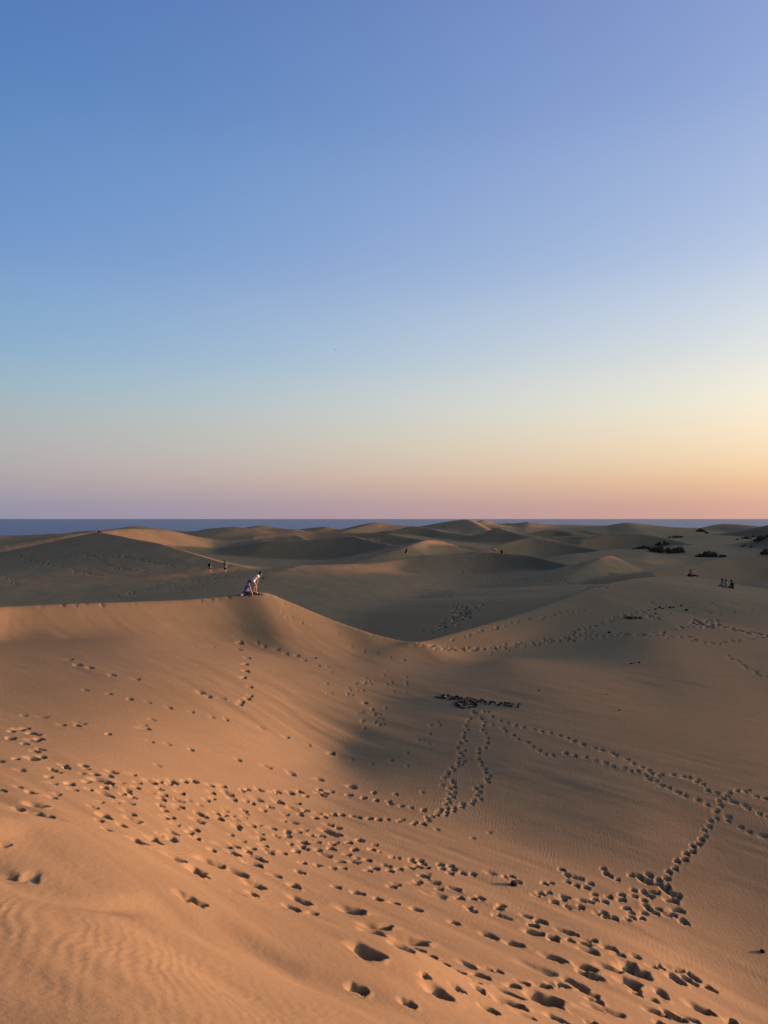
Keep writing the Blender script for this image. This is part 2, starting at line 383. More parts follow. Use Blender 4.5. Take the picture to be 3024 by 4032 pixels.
lb = (1 - sstep(7.5, 11.5, np.hypot(GX + 4, GY))) * (1 - sstep(0.5, 3.0, GX)) * sstep(1.5, 3, RR)[:, None]
wc = GX + 0.35 * GY + 0.30 * vnoise(GX / 0.7 + 3, GY / 1.1) + 0.09 * vnoise(GX / 0.22, GY / 0.3 + 5)
GZ += lb * 0.0028 * np.sin(2 * math.pi * wc / 0.16) * np.clip(0.55 + 1.6 * vnoise(GX / 1.4 + 8, GY / 1.4), 0, 1.2)
PRINTS = []   # x, y, half length, half width, angle, depth
def footprint(px, py, wpx, depth=1.0, ang=None, asp=None):
    p = hit(px, py)
    if not p or p[3] > 170: return
    a = 0.5 * wpx / FPX * p[3] * 1.12
    if p[3] < 17: a *= 1.15; depth *= 1.3
    a = min(max(a, 0.10), 0.42 if p[3] < 30 else (0.22 if p[3] < 55 else 0.15))
    if ang is None: ang = random.gauss(-0.40, 0.42)
    if asp is None: asp = random.uniform(0.50, 0.72)
    PRINTS.append((p[0], p[1], a, max(a * asp, 0.075 if p[3] < 55 else 0.16), ang, depth * (0.06 + 0.52 * a), random.uniform(1.5, 2.4) if (p[3] < 21 or p[0] < -1.5) else 1.4))

def tile(ox, oy, sc, items, depth=1.0, size=1.0):
    for it in items:
        dd = depth; x, y = it[0], it[1]; wd = it[2] if len(it) > 2 else 24
        if len(it) > 3: dd *= it[3]
        footprint(ox + x / sc, oy + y / sc, wd / sc * size, dd)

T3 = [(95,168,60),(160,148,80),(215,142,60),(275,185,100),(85,222,100),(280,240,80),(320,228,80),(203,268,55),(295,328,70),(335,312,60),(265,388,110),(345,374,90),(5,415,40),(130,395,25),(520,440,35),(540,462,50),(680,447,70),(430,478,70),(470,498,50),(920,494,70),(780,520,60),(890,526,80),(1080,512,60),(400,548,50),(570,600,90),(700,575,80,.5),(820,565,130),(900,590,70),(600,648,60),(730,642,60),(850,622,50),(860,675,130,.6),(1000,675,40),(1125,580,40),(1235,575,90),(1300,568,30),(1410,575,80),(1380,590,40),(1510,575,40),(1585,570,55),(1045,643,60),(1110,620,60),(1300,625,60),(1335,668,40),(1475,662,65),(1320,710,70),(1440,715,70),(1060,745,70),(1080,700,60),(820,740,60,.5),(770,787,35),(430,710,80,.5),(470,685,60,.5),(255,680,35),(150,635,50,.5),(440,598,40,.5),(15,660,60),(310,780,110),(400,865,80),(45,875,40),(45,938,35),(150,785,80,.5),(270,830,120,.3),(850,855,110),(1060,825,100,.7),(1090,880,110),(1000,930,60),(810,890,60,.6),(880,965,50,.5),(1310,765,50),(1470,772,60),(1340,802,40),(1400,857,40),(1350,860,60,.5),(1435,912,55),(1620,830,70),(1620,885,80),(1415,980,80,.7),(1310,995,50),(1550,980,60),(1600,960,60,.7),(1600,1022,60),(1395,1032,130),(1255,1040,110),(1125,1060,110),(725,1045,60),(850,1155,60,.6),(780,1130,60,.6),(1050,1180,90,.7),(1155,1195,40),(1440,1198,120),(1325,1260,50),(1385,1320,100),(1615,1300,110,.7),(1620,1335,80),(1590,1398,80),(885,185,50),(630,118,60,.7),(660,98,80,.5),(510,112,60,.4),(195,35,50,.5),(350,45,80,.3),(1170,112,60,.3),(1180,140,90,.3),(1240,65,60,.3),(1230,246,60,.4),(1370,268,60,.4),(1560,315,50,.6),(1290,443,60,.3),(170,490,90,.4),(20,1180,60,.4),(950,740,60,.4),(250,1370,160,.18),(60,1330,150,.25)]
T4 = [(135,260,55),(58,263,40),(360,296,60),(270,292,30),(30,352,55),(280,350,45),(400,350,110,.5),(285,395,45),(235,413,50),(450,402,70),(560,325,45),(525,332,40),(670,332,60),(810,342,55),(780,350,25),(920,355,65),(1005,350,55),(1045,380,50,.7),(1155,333,40),(1155,360,60),(1205,362,50),(1255,350,40),(1190,380,30),(1395,378,60),(1515,402,45),(1620,420,45),(610,435,45),(640,400,100,.5),(825,428,90,.7),(555,415,30),(750,463,30),(700,490,45),(545,492,50),(20,460,50),(970,487,100,.7),(1000,525,40),(880,520,60,.6),(1050,493,25),(175,518,60),(220,545,55),(325,550,90),(385,530,45),(440,530,50,.6),(320,517,50),(1125,553,35),(1200,545,35),(1245,530,35),(1285,527,35),(1340,530,50),(1430,542,40),(1480,553,40),(1565,563,40),(1640,575,40),(1150,515,40,.5),(170,580,90),(480,610,80),(480,635,60),(610,607,55),(780,632,60),(895,655,50),(1040,648,50,.6),(940,583,90,.5),(980,660,50,.6),(95,665,60),(150,652,60,.7),(150,712,60),(680,672,50),(685,715,50),(810,690,55),(905,690,25),(1105,693,45),(1170,697,60),(1245,607,60),(1300,630,70,.7),(1270,682,120),(1145,746,50),(1030,745,80),(1010,770,60),(1040,795,60),(1260,762,60),(1250,800,70),(1390,757,60),(1490,737,60),(920,755,60,.6),(700,775,40),(735,818,80,.7),(605,800,40),(575,828,25),(865,840,60),(965,820,80),(1150,805,50),(1210,850,80,.6),(1585,818,60),(1440,810,30),(1390,852,40),(755,845,35),(470,785,30),(370,775,120,.5),(280,810,70),(470,848,90),(620,870,120,.7),(610,925,130),(690,905,80),(290,915,140),(15,890,60),(485,995,150),(165,990,110,.7),(180,1025,100),(140,1088,90),(805,1030,75),(1005,1000,70),(950,1110,95),(645,1110,120),(615,1180,90),(490,1195,90,.7),(570,1292,90,.8),(1015,1235,150),(945,1297,110),(860,1335,110),(1110,1335,60),(1100,1435,140),(1245,1490,90),(1420,1580,130),(1340,1540,120,.4),(1435,1310,160),(1300,1120,60),(1480,1170,80),(1640,1222,50),(1440,912,80,.6),(1555,900,60),(1610,967,40),(1555,985,50,.6),(1140,935,40),(1350,960,50,.6),(1270,960,40,.6),(1330,905,60,.6),(70,1385,110,.5),(150,1420,120,.5),(490,85,60,.6),(725,140,80,.5),(930,200,90,.4),(1250,35,60,.8),(1150,250,80,.4),(1420,310,100,.4),(1600,357,30),(650,720,40,.4),(530,740,40,.4),(430,690,50,.4),(1020,920,30)]
T5 = [(130,92,50),(30,15,40),(160,48,40),(100,175,60),(295,152,30),(335,155,60),(455,170,35),(460,190,35),(525,180,30),(545,210,60),(270,225,35),(455,242,55),(515,235,50),(165,242,50),(280,262,45),(360,250,50),(770,228,50),(790,252,60),(705,245,50),(690,215,20),(780,285,25),(875,288,25),(960,297,45),(1100,290,100,.4),(1270,320,45),(1220,318,25),(1325,362,30),(1540,372,40),(560,312,90),(515,352,60),(640,360,90,.5),(480,365,70,.5),(340,375,60,.6),(305,392,25),(680,408,50),(820,420,80),(660,460,150,.3),(1025,492,70),(850,480,40),(960,487,25),(920,555,50),(960,585,50),(1190,548,50),(1170,570,60),(1160,617,40),(1220,635,110,.4),(1400,630,70,.7),(1510,668,80),(1460,705,35),(1460,760,130,.8),(1620,800,60),(1620,822,40),(1440,670,80,.4),(20,445,80),(185,497,60),(325,527,60),(500,575,90),(810,680,90),(1100,788,100),(1320,858,100),(1625,970,80),(15,600,90),(210,715,150),(190,810,210),(470,832,190),(15,870,60),(150,900,190,.4),(190,960,60),(270,970,90,.8),(515,905,80),(490,975,100,.4),(540,1030,80),(620,960,70),(735,1030,60),(345,1080,110),(400,1090,150,.4),(100,1120,190),(1020,1115,120),(1075,1057,90),(1170,1080,70,.6),(915,1170,80),(850,1090,60,.6),(920,1030,110,.4),(980,1225,60,.6),(1090,1225,50),(1300,1200,80),(1375,1175,70),(1530,1195,90,.7),(1500,1060,200,.3),(1270,1280,160),(1000,1290,80),(1100,1340,150,.4),(1270,1370,180),(1550,1310,200),(660,1345,200),(840,1325,70),(435,1410,70,.8),(1100,1445,100,.8),(1630,1480,80),(30,1290,120),(560,1260,80,.4),(1400,1470,120,.4)]
T6 = [(200,228,25),(240,265,60),(290,280,50),(335,290,40),(400,325,40),(300,335,50),(375,352,50),(235,310,40,.6),(495,217,25),(510,250,40),(530,265,50),(590,295,20),(690,262,50),(740,270,60),(790,300,80),(830,320,60),(880,325,60),(930,345,70),(820,262,60),(885,295,30),(940,285,40),(930,365,50),(970,390,60),(1000,400,80),(780,380,60),(820,410,60),(830,380,50),(870,388,40),(710,370,25),(710,412,25),(625,435,40),(620,402,25),(530,412,50),(780,443,25),(795,480,25),(505,447,25),(435,433,30),(400,452,35),(345,440,40),(225,418,50),(205,430,30),(150,445,40),(105,387,35),(60,393,30),(20,397,30),(75,325,40),(120,320,40,.5),(430,397,25),(245,478,45),(300,485,50),(340,483,30),(495,520,50),(510,545,30),(570,558,50),(450,520,40),(660,492,40),(690,522,50),(700,555,30),(665,570,30),(765,560,25),(785,528,30),(820,500,40),(885,505,35),(865,532,30),(945,540,25),(988,545,20),(970,440,80),(1000,430,60),(1025,512,70),(1055,580,50),(1070,600,50),(1190,5,25),(1165,35,40),(1130,50,35),(1125,88,35),(1080,105,40),(1070,150,35),(1015,160,40),(1000,212,35),(955,237,40),
 (10,610,40),(55,580,80,.8),(30,660,90),(140,690,70),(150,712,50),(260,712,40),(190,640,60),(250,655,60),(280,670,60),(370,710,60),(420,715,60),(370,740,80,.6),(410,790,100),(540,770,80,.8),(600,815,80,.8),(720,830,60,.5),(170,850,100),(380,910,110),(340,930,60),(420,970,100),(570,920,110,.7),(680,880,80),(710,930,150,.8),(665,893,60),(830,890,90,.7),(900,905,60),(980,920,80,.7),(1040,930,40),(1080,945,40),(1125,972,40),(1155,1000,35),(1085,990,40),(1010,995,90),(1120,1020,80),(1230,1050,60),(1270,1075,60),(700,1010,100),(660,1020,110),(720,1060,70),(915,1105,100),(740,1100,40),(830,1130,90,.5),(270,1010,90),(330,1045,100),(420,1105,80),(450,1150,70),(90,1040,70),(215,1040,60),(140,1030,70,.4),(70,1140,170),(850,1220,80,.8),(920,1250,40),(970,1245,80),(1030,1280,80),(1220,1220,90),(1120,1285,90),(1400,1295,70),(1150,1190,120,.4),(440,1195,90,.6),(560,1230,120,.4),(170,1280,120),(410,1310,60),(900,1310,60)]
T7 = [(855,200),(830,240),(812,262),(797,295),(810,322),(785,340),(780,365),(775,382,30),(795,402,30),(755,415),(735,450),(790,470,35),(755,487),(775,508,30),(745,525),(785,548,45),(765,570),(738,580),(740,555),(695,592),(712,612),(668,630),(645,665),(665,650),(700,690,45),(710,708,35),(712,735,30),(680,745),(715,775,40),(680,787),(705,808,40),(668,822),(650,858,35),(680,848),(665,890,30),(615,900,40),(605,915),(590,938),(660,920),(655,938),(555,948,35),(515,955),(525,980,35),(485,1000,40),(495,1010),
 (925,290),(918,322),(938,345),(955,380),(955,415),(940,450),(895,462),(890,490),(885,530),(905,555),(912,577),(938,602),(942,628),(970,655,30),(948,675),(960,700),(905,730),(870,745),(900,772),(880,795),(905,825,35),(862,832),(845,855),(775,860),(768,880),(715,888),(712,910),
 (850,190),(870,200),(905,235),(930,190),(960,190),(990,225),(910,245),(935,265),(1050,255,30),(1100,273,30),(1160,290,35),(1215,303,35),(1290,318,40),(1350,335,35),(1415,343,35),(1480,362,40),(1540,380,35),(1590,400,35),(1645,425,35),(990,287,35),(1070,310,40),(1090,330,40),(1145,360,40),(1175,388,40),(1245,412,40),(1280,440,40),(1330,468,40),(1375,497,35),(1430,503,45),(1525,490,40),(1590,510,45),
 (60,815,35),(150,832,40),(240,842,35),(250,858),(330,873,35),(400,885,30),(495,900,45),(490,910),(15,950),(95,960),(165,970,35),(235,970,45),(310,982),(340,975,35),(415,1005),(435,995),(130,777,30,.6),(290,790,30),(485,772,30,.7),(255,542,25),(115,567,25,.6),(65,122,40,.6),(120,172,25,.6),(215,160,30,.6),(160,235,25,.5),(140,262,25,.5),(190,240,25,.5),(200,275,25,.5),(165,280,25,.5),(60,305,30,.5),(370,490,20,.5),(375,582,25,.5),(625,722,25,.5),(590,1045,70,.5),(965,1065,40,.4),(850,1110,50,.4),(595,265,25,.5),(545,285,25,.5),(605,285,25,.5),(535,350,25,.5),(460,395,40,.5),(520,415,40,.5),(490,400,30,.4)]
T8 = [(110,35,30),(195,65,40),(285,90,45),(340,110,40),(420,130,40),(450,148),(540,180,40),(590,213,35),(660,243,30),(710,268,50),(735,295,35),(790,310),(815,300),(905,303),(990,320,30),(1030,325),(1090,360,50),(1105,345),(1140,380,50),(1180,430,50),(1250,448,25),(1305,490,40),(1270,510),(1280,545),(1255,585,40),(1250,645),(1200,660),(1190,705),(1150,735),(1160,780),(1125,800),(1110,840,35),(1060,860),(1060,905),(1010,925),(1000,972),(935,985,35),(920,1045),
 (50,132,40),(130,152,40),(210,163,50),(290,190,50),(370,210,60),(430,238,45),(515,248,45),(570,275,30),(625,275),(690,308,50),(710,335,60),(770,352,50),(815,385,60),(870,405,60),(940,440,70),(1000,470,60),(1100,500,60),(1175,538,50),(1240,590,40),(1340,630,70),(1340,662,40),(1440,712,45),(1510,750,50),(1620,780,90),
 (1350,445),(1330,470),(1410,430),(1470,432),(1500,425,40),(1560,475,40),(1630,490,50),(1370,515,50),(1400,525,40),(1470,543,50),(1500,570,50),(1590,610,40),(1655,635)]
tile(0, 2800, 2.0737, T3); tile(700, 2950, 2.0737, T4); tile(1400, 3300, 2.0737, T5); tile(2100, 3300, 1.7955, T6)
tile(1400, 2700, 1.8433, T7, .7, .8); tile(2200, 2900, 2.0134, T8, .6, .75)
# the climb to the crest and other marks on the first dune
for x, y in [(925,226),(922,252),(950,283),(945,308),(945,335),(938,360),(960,395),(962,430),(950,440),(930,452),(922,462)]:
    footprint(x / 0.976, 2300 + y / 0.976, 20, 1.0, random.gauss(0, .3))
for x, y, wd in [(1120,130,16),(1100,128,14),(1085,110,12),(1160,150,14),(1350,240,16),(1550,292,18),(1500,280,14),(1450,268,14),(1400,258,14),(1300,190,14),(990,225,20),(1015,240,26),(1065,252,24),(1100,268,22),(1140,275,22),(1170,292,20),(1220,312,20),
                 (270,290,24),(300,312,36),(345,322,40),(430,350,30),(525,365,30),(330,408,24),(420,422,28),(500,442,34),(570,455,28),(650,475,30),(735,490,26),(815,512,26),(870,522,28),(1005,553,28),(1100,588,28),(1185,618,24),(1270,652,26),(1350,675,22),
                 (770,415,40),(800,430,40),(850,438,34),(820,240,20),(750,240,16),(1400,455,28),(1430,480,18),(1335,420,16)]:
    footprint(x / 0.976, 2300 + y / 0.976, wd * .85, 0.36)
def scatter(box, nn, wd, depth):
    for _ in range(nn):
        footprint(random.uniform(box[0], box[2]), random.uniform(box[1], box[3]), random.uniform(*wd), depth * random.uniform(.5, 1.2))
def trail(line, nn, jit, wd, depth):
    line = np.array(line, float); seg = np.hypot(*np.diff(line, axis=0).T); t = np.concatenate([[0], np.cumsum(seg)])
    for q in np.linspace(0, t[-1], nn):
        footprint(np.interp(q, t, line[:, 0]) + random.gauss(0, jit * 1.6), np.interp(q, t, line[:, 1]) + random.gauss(0, jit * .45), random.uniform(*wd), depth * random.uniform(.6, 1.2))
scatter((1270, 2625, 1600, 2740), 30, (12, 16), .3)
scatter((1400, 2800, 1500, 2860), 12, (12, 16), .3)
trail([(300, 3030), (800, 3170), (1200, 3290), (1700, 3450)], 36, 30, (12, 22), .4)
trail([(120, 2384), (300, 2379), (330, 2378), (480, 2373)], 9, 14, (14, 34), .2)
trail([(700, 2364), (800, 2357), (900, 2350), (960, 2342)], 12, 10, (14, 30), .22)
trail([(1020, 2338), (1130, 2370), (1300, 2440), (1480, 2502), (1650, 2545), (1760, 2560)], 22, 7, (10, 16), .2)
trail([(1640, 2535), (1760, 2555), (1900, 2560), (2050, 2545), (2200, 2520), (2330, 2490)], 70, 9, (12, 18), .45)
trail([(1700, 2550), (1900, 2553), (2100, 2530), (2300, 2512), (2450, 2505), (2600, 2490), (2720, 2465)], 70, 8, (12, 18), .45)
trail([(2200, 2518), (2300, 2475), (2400, 2440), (2500, 2415), (2580, 2385)], 46, 8, (12, 18), .45)
trail([(1780, 2520), (1950, 2470), (2100, 2435), (2330, 2395)], 24, 6, (12, 16), .5)
trail([(2440, 2495), (2600, 2505), (2700, 2510), (2800, 2535), (2900, 2520), (3020, 2505)], 46, 6, (12, 18), .45)
trail([(2700, 2455), (2840, 2462), (2900, 2485), (3020, 2500)], 30, 7, (12, 18), .7)
scatter((2720, 2440, 2830, 2475), 46, (14, 20), .5)
scatter((2460, 2425, 2600, 2440), 16, (14, 22), .5)
scatter((2560, 2360, 3020, 2420), 60, (14, 24), .35)
scatter((2680, 2290, 2900, 2330), 26, (10, 16), .5)
trail([(2860, 2580), (2940, 2630), (3024, 2670)], 14, 4, (12, 20), .4)
# marks in the shaded hollow beyond
trail([(1760, 2260), (1900, 2270), (2050, 2275), (2200, 2290), (2380, 2310)], 120, 14, (10, 18), 1.3)
trail([(1680, 2290), (1760, 2340), (1800, 2380), (1830, 2420)], 60, 12, (10, 18), 1.3)
trail([(1950, 2300), (1880, 2380), (1800, 2440), (1700, 2490)], 60, 12, (10, 18), 1.3)
scatter((1780, 2395, 1850, 2440), 46, (12, 20), 1.5)
trail([(1830, 2205), (1900, 2195), (1960, 2185)], 40, 8, (8, 14), 1.2)
trail([(480, 2345), (620, 2310), (760, 2285), (900, 2268)], 60, 9, (8, 14), 1.2)
trail([(640, 2335), (800, 2310), (1000, 2250), (1200, 2245)], 50, 9, (8, 14), 1.0)
trail([(70, 2190), (160, 2215), (260, 2235), (340, 2260), (410, 2268)], 150, 6, (9, 15), .9)
trail([(280, 2180), (370, 2188), (480, 2192), (560, 2208), (680, 2228)], 140, 5, (9, 15), .9)
trail([(380, 2195), (410, 2215), (440, 2235), (520, 2246)], 50, 5, (9, 14), 1.4)
trail([(0, 2260), (70, 2305)], 24, 6, (9, 14), 1.4)

for (x, y, a, bw, ang, dep, sl) in PRINTS:
    rows, cols = window(x, y, a * 3.6)
    X = GX[rows, cols] - x; Y = GY[rows, cols] - y
    if X.size == 0: continue
    ca, sa = math.cos(ang), math.sin(ang)
    e1 = (X * ca + Y * sa) / a; e2 = (-X * sa + Y * ca) / bw
    nx, ny = GX[rows, cols] / (a * 1.15), GY[rows, cols] / (a * 1.15)          # uneven, slumped outlines
    e1 = e1 + 0.45 * vnoise(nx + 3.1, ny); e2 = e2 + 0.5 * vnoise(nx + 17.3, ny + 4.2)
    dep = dep * (0.75 + 0.45 * abs(math.sin(x * 37.1 + y * 11.7)))
    wob = 1 + 0.10 * np.sin(3 * np.arctan2(e2, e1) + x * 9) + 0.06 * np.sin(5 * np.arctan2(e2, e1) + y * 7)
    q = np.sqrt(e1 * e1 + e2 * e2) / wob
    lat = np.exp(-(np.abs(e2) / wob) ** 3.2)
    prof = sstep(-sl, 0.25, e1) * (1 - sstep(0.62, 1.12, e1 / wob))
    rim = 0.07 * np.exp(-((q - 1.4) / 0.32) ** 2) * sstep(-0.2, 0.6, e1)
    GZ[rows, cols] += dep * (-prof * lat + rim)

# ------------------------------------------------------------------ sand material
def sand_material():
    m = bpy.data.materials.new('sand'); m.use_nodes = True
    t = m.node_tree; L = t.links.new
    b = t.nodes['Principled BSDF']
    b.inputs['Roughness'].default_value = 0.95
    b.inputs['Specular IOR Level'].default_value = 0.05
    tc = t.nodes.new('ShaderNodeTexCoord')
    def noise(scale, detail=4, vec=None, rough=0.55):
        nn = t.nodes.new('ShaderNodeTexNoise'); nn.inputs['Scale'].default_value = scale
        nn.inputs['Detail'].default_value = detail; nn.inputs['Roughness'].default_value = rough
        L(vec if vec else tc.outputs['Object'], nn.inputs['Vector']); return nn
    def mix(fac, a, c, kind='MIX'):
        x = t.nodes.new('ShaderNodeMix'); x.data_type = 'RGBA'; x.blend_type = kind
        if isinstance(fac, float): x.inputs[0].default_value = fac
        else: L(fac, x.inputs[0])
        for s, i in ((a, 6), (c, 7)):
            if isinstance(s, tuple): x.inputs[i].default_value = (*s, 1)
            else: L(s, x.inputs[i])
        return x.outputs[2]
    def math_(op, a, c):
        x = t.nodes.new('ShaderNodeMath'); x.operation = op
        for s, i in ((a, 0), (c, 1)):
            if isinstance(s, (int, float)): x.inputs[i].default_value = s
            else: L(s, x.inputs[i])
        return x.outputs[0]
    def ramp(src, p0, p1):
        x = t.nodes.new('ShaderNodeMapRange'); x.inputs[1].default_value = p0; x.inputs[2].default_value = p1
        L(src, x.inputs[0]); return x.outputs[0]
    big = noise(0.09, 3); mid = noise(1.3, 4); fine = noise(160.0, 2); 
    c = mix(ramp(big.outputs[0], 0.35, 0.65), SAND_A, SAND_B)
    c = mix(math_('MULTIPLY', ramp(mid.outputs[0], 0.3, 0.75), 0.35), c, SAND_C)
    c = mix(math_('MULTIPLY', ramp(fine.outputs[0], 0.35, 0.7), 0.28), c, SAND_D)
    # darker mineral streaks drawn out down the slopes
    ms = t.nodes.new('ShaderNodeMapping'); ms.inputs['Rotation'].default_value = (0, 0, R(37)); ms.inputs['Scale'].default_value = (0.35, 2.2, 1)
    L(tc.outputs['Object'], ms.inputs['Vector'])
    stn = noise(1.0, 5, ms.outputs[0], 0.6)
    c = mix(math_('MULTIPLY', ramp(stn.outputs[0], 0.48, 0.72), 0.38), c, SAND_C)
    # ripples
    at = t.nodes.new('ShaderNodeAttribute'); at.attribute_name = 'ripple'
    mp = t.nodes.new('ShaderNodeMapping'); mp.inputs['Rotation'].default_value = (0, 0, R(12))
    L(tc.outputs['Object'], mp.inputs['Vector'])
    wv = t.nodes.new('ShaderNodeTexWave'); wv.wave_type = 'BANDS'; wv.bands_direction = 'X'; wv.wave_profile = 'SIN'
    wv.inputs['Scale'].default_value = 2.6; wv.inputs['Distortion'].default_value = 9.0
    wv.inputs['Detail'].default_value = 2.0; wv.inputs['Detail Scale'].default_value = 0.55; wv.inputs['Detail Roughness'].default_value = 0.6
    L(mp.outputs[0], wv.inputs['Vector'])
    patch = math_('MULTIPLY', ramp(noise(0.33, 2).outputs[0], 0.38, 0.66), ramp(noise(1.9, 3).outputs[0], 0.3, 0.7))
    rip = math_('MULTIPLY', math_('MULTIPLY', wv.outputs['Fac'], patch), at.outputs['Fac'])
    c = mix(math_('MULTIPLY', rip, 0.3), c, SAND_E)
    L(c, b.inputs['Base Color'])
    # relief
    g1 = noise(9.0, 5, rough=0.6); g2 = noise(60.0, 3)
    hsum = math_('ADD', math_('MULTIPLY', rip, 0.0026), math_('ADD', math_('MULTIPLY', g1.outputs[0], 0.010), math_('MULTIPLY', g2.outputs[0], 0.002)))
    bp = t.nodes.new('ShaderNodeBump'); bp.inputs['Strength'].default_value = 1.0; bp.inputs['Distance'].default_value = 1.0
    L(hsum, bp.inputs['Height']); L(bp.outputs[0], b.inputs['Normal'])
    return m
SAND_A = (0.275, 0.205, 0.107); SAND_B = (0.25, 0.184, 0.096); SAND_C = (0.21, 0.152, 0.078); SAND_D = (0.155, 0.11, 0.056); SAND_E = (0.35, 0.26, 0.135)
MAT_SAND = sand_material()

nr, nc = GX.shape
me = bpy.data.meshes.new('sand_dunes')
co = np.stack([GX, GY, GZ + EYE], -1).reshape(-1, 3).astype(np.float32)
idx = np.arange(nr * nc).reshape(nr, nc)
a = idx[:-1, :]; b2 = np.roll(idx, -1, 1)[:-1, :]; c2 = np.roll(idx, -1, 1)[1:, :]; d2 = idx[1:, :]
quads = np.stack([a, d2, c2, b2], -1).reshape(-1, 4)
me.vertices.add(len(co)); me.vertices.foreach_set('co', co.ravel())
me.loops.add(quads.size); me.loops.foreach_set('vertex_index', quads.ravel().astype(np.int32))
me.polygons.add(len(quads)); me.polygons.foreach_set('loop_start', np.arange(0, quads.size, 4, dtype=np.int32))
me.update(calc_edges=True)
me.polygons.foreach_set('use_smooth', np.ones(len(quads), bool))
# wind ripples grow on gentle slopes only
gr = np.gradient(Z0, axis=0) / np.maximum(np.gradient(RR)[:, None], 1e-3)
slope = np.abs(gr)
RIP = np.clip(1.0 - sstep(0.16, 0.34, slope), 0, 1) 
lobe = (1 - sstep(7.5, 11, np.hypot(GX + 4, GY))) * (GX < 3)
RIP = np.clip(np.maximum(RIP, lobe), 0.12, 1)
at = me.attributes.new('ripple', 'FLOAT', 'POINT'); at.data.foreach_set('value', RIP.ravel().astype(np.float32))
me.materials.append(MAT_SAND)
dunes_o = link(bpy.data.objects.new('sand_dunes', me)); tag(dunes_o, 'rolling sand dunes covered in footprints', kind='structure')

# ------------------------------------------------------------------ sea
def sea_material():
    m = bpy.data.materials.new('sea_water'); m.use_nodes = True
    t = m.node_tree; L = t.links.new
    t.nodes.remove(t.nodes['Principled BSDF']); out = t.nodes['Material Output']
    df = t.nodes.new('ShaderNodeBsdfDiffuse'); df.inputs[0].default_value = (0.02, 0.08, 0.17, 1)
    gs = t.nodes.new('ShaderNodeBsdfGlossy'); gs.inputs['Roughness'].default_value = 0.3
    mx = t.nodes.new('ShaderNodeMixShader'); mx.inputs[0].default_value = 0.36
    L(df.outputs[0], mx.inputs[1]); L(gs.outputs[0], mx.inputs[2]); L(mx.outputs[0], out.inputs['Surface'])
    tc = t.nodes.new('ShaderNodeTexCoord')
    mp = t.nodes.new('ShaderNodeMapping'); mp.inputs['Scale'].default_value = (0.02, 0.05, 1)
    L(tc.outputs['Object'], mp.inputs['Vector'])
    n1 = t.nodes.new('ShaderNodeTexNoise'); n1.inputs['Scale'].default_value = 1.0; n1.inputs['Detail'].default_value = 8; n1.inputs['Roughness'].default_value = 0.7
    L(mp.outputs[0], n1.inputs['Vector'])
    bp = t.nodes.new('ShaderNodeBump'); bp.inputs['Strength'].default_value = 1.0; bp.inputs['Distance'].default_value = 4.5
    L(n1.outputs[0], bp.inputs['Height']); L(bp.outputs[0], gs.inputs['Normal']); L(bp.outputs[0], df.inputs['Normal'])
    return m
sea_r = np.concatenate([[0.0], np.geomspace(300, 90000, 40)])
sv = [(0, 0, 0)]; sf = []
ns = 96
for r in sea_r[1:]:
    for i in range(ns):
        an = 2 * math.pi * i / ns
        sv.append((r * math.sin(an), r * math.cos(an), 0))
for i in range(ns):
    sf.append((0, 1 + (i + 1) % ns, 1 + i))
for q in range(len(sea_r) - 2):
    for i in range(ns):
        A0 = 1 + q * ns + i; B0 = 1 + q * ns + (i + 1) % ns
        sf.append((A0, B0, B0 + ns, A0 + ns))
sea = mesh_obj('sea', sv, sf, sea_material(), smooth=False)
tag(sea, 'blue evening sea along the horizon', kind='structure')

# ------------------------------------------------------------------ people
def skin_mesh(name, joints, edges, mat, parent, root=0, sub=1):
    """grow one continuous surface round a joint skeleton; joints: (x, y, z, radius)"""
    me = bpy.data.meshes.new(name)
    me.from_pydata([j[:3] for j in joints], edges, [])
    o = bpy.data.objects.new(name, me); COL.objects.link(o)
    sk = o.modifiers.new('skin', 'SKIN'); sk.use_smooth_shade = True
    for i, j in enumerate(joints):
        d = me.skin_vertices[0].data[i]
        d.radius = (j[3], j[3] if len(j) < 5 else j[4]); d.use_root = (i == root)
    ss = o.modifiers.new('sub', 'SUBSURF'); ss.levels = sub; ss.render_levels = sub
    dg = bpy.context.evaluated_depsgraph_get()
    ev = bpy.data.meshes.new_from_object(o.evaluated_get(dg))
    o.modifiers.clear(); o.data = ev; bpy.data.meshes.remove(me); ev.name = name
    ev.materials.clear(); ev.materials.append(mat)
    ev.polygons.foreach_set('use_smooth', [True] * len(ev.polygons))
    o.parent = parent
    return o

def V(*a): return Vector(a)
def lerp(a, b, t): return a + (b - a) * t

STAND = dict(pelvis=(0, 0, .93), spine=(0, .01, 1.10), chest=(0, .0, 1.30), neck=(0, .02, 1.46), head=(0, .05, 1.57), crown=(0, .035, 1.68),
             shl=(-.17, 0, 1.39), shr=(.17, 0, 1.39), ell=(-.22, -.03, 1.12), elr=(.22, -.03, 1.12), wrl=(-.22, .07, .89), wrr=(.22, .07, .89),
             hil=(-.09, 0, .88), hir=(.09, 0, .88), knl=(-.10, .04, .48), knr=(.10, .04, .48), anl=(-.10, -.02, .08), anr=(.10, -.02, .08))
def pose(**kw):
    d = dict(STAND); d.update(kw); return {k: Vector(v) for k, v in d.items()}
WALK = dict(knl=(-.09, .16, .50), anl=(-.09, .20, .08), knr=(.09, .02, .48), anr=(.09, -.22, .12), wrl=(-.24, -.12, .90), ell=(-.23, -.12, 1.13), wrr=(.24, .22, .95), elr=(.23, .05, 1.12))
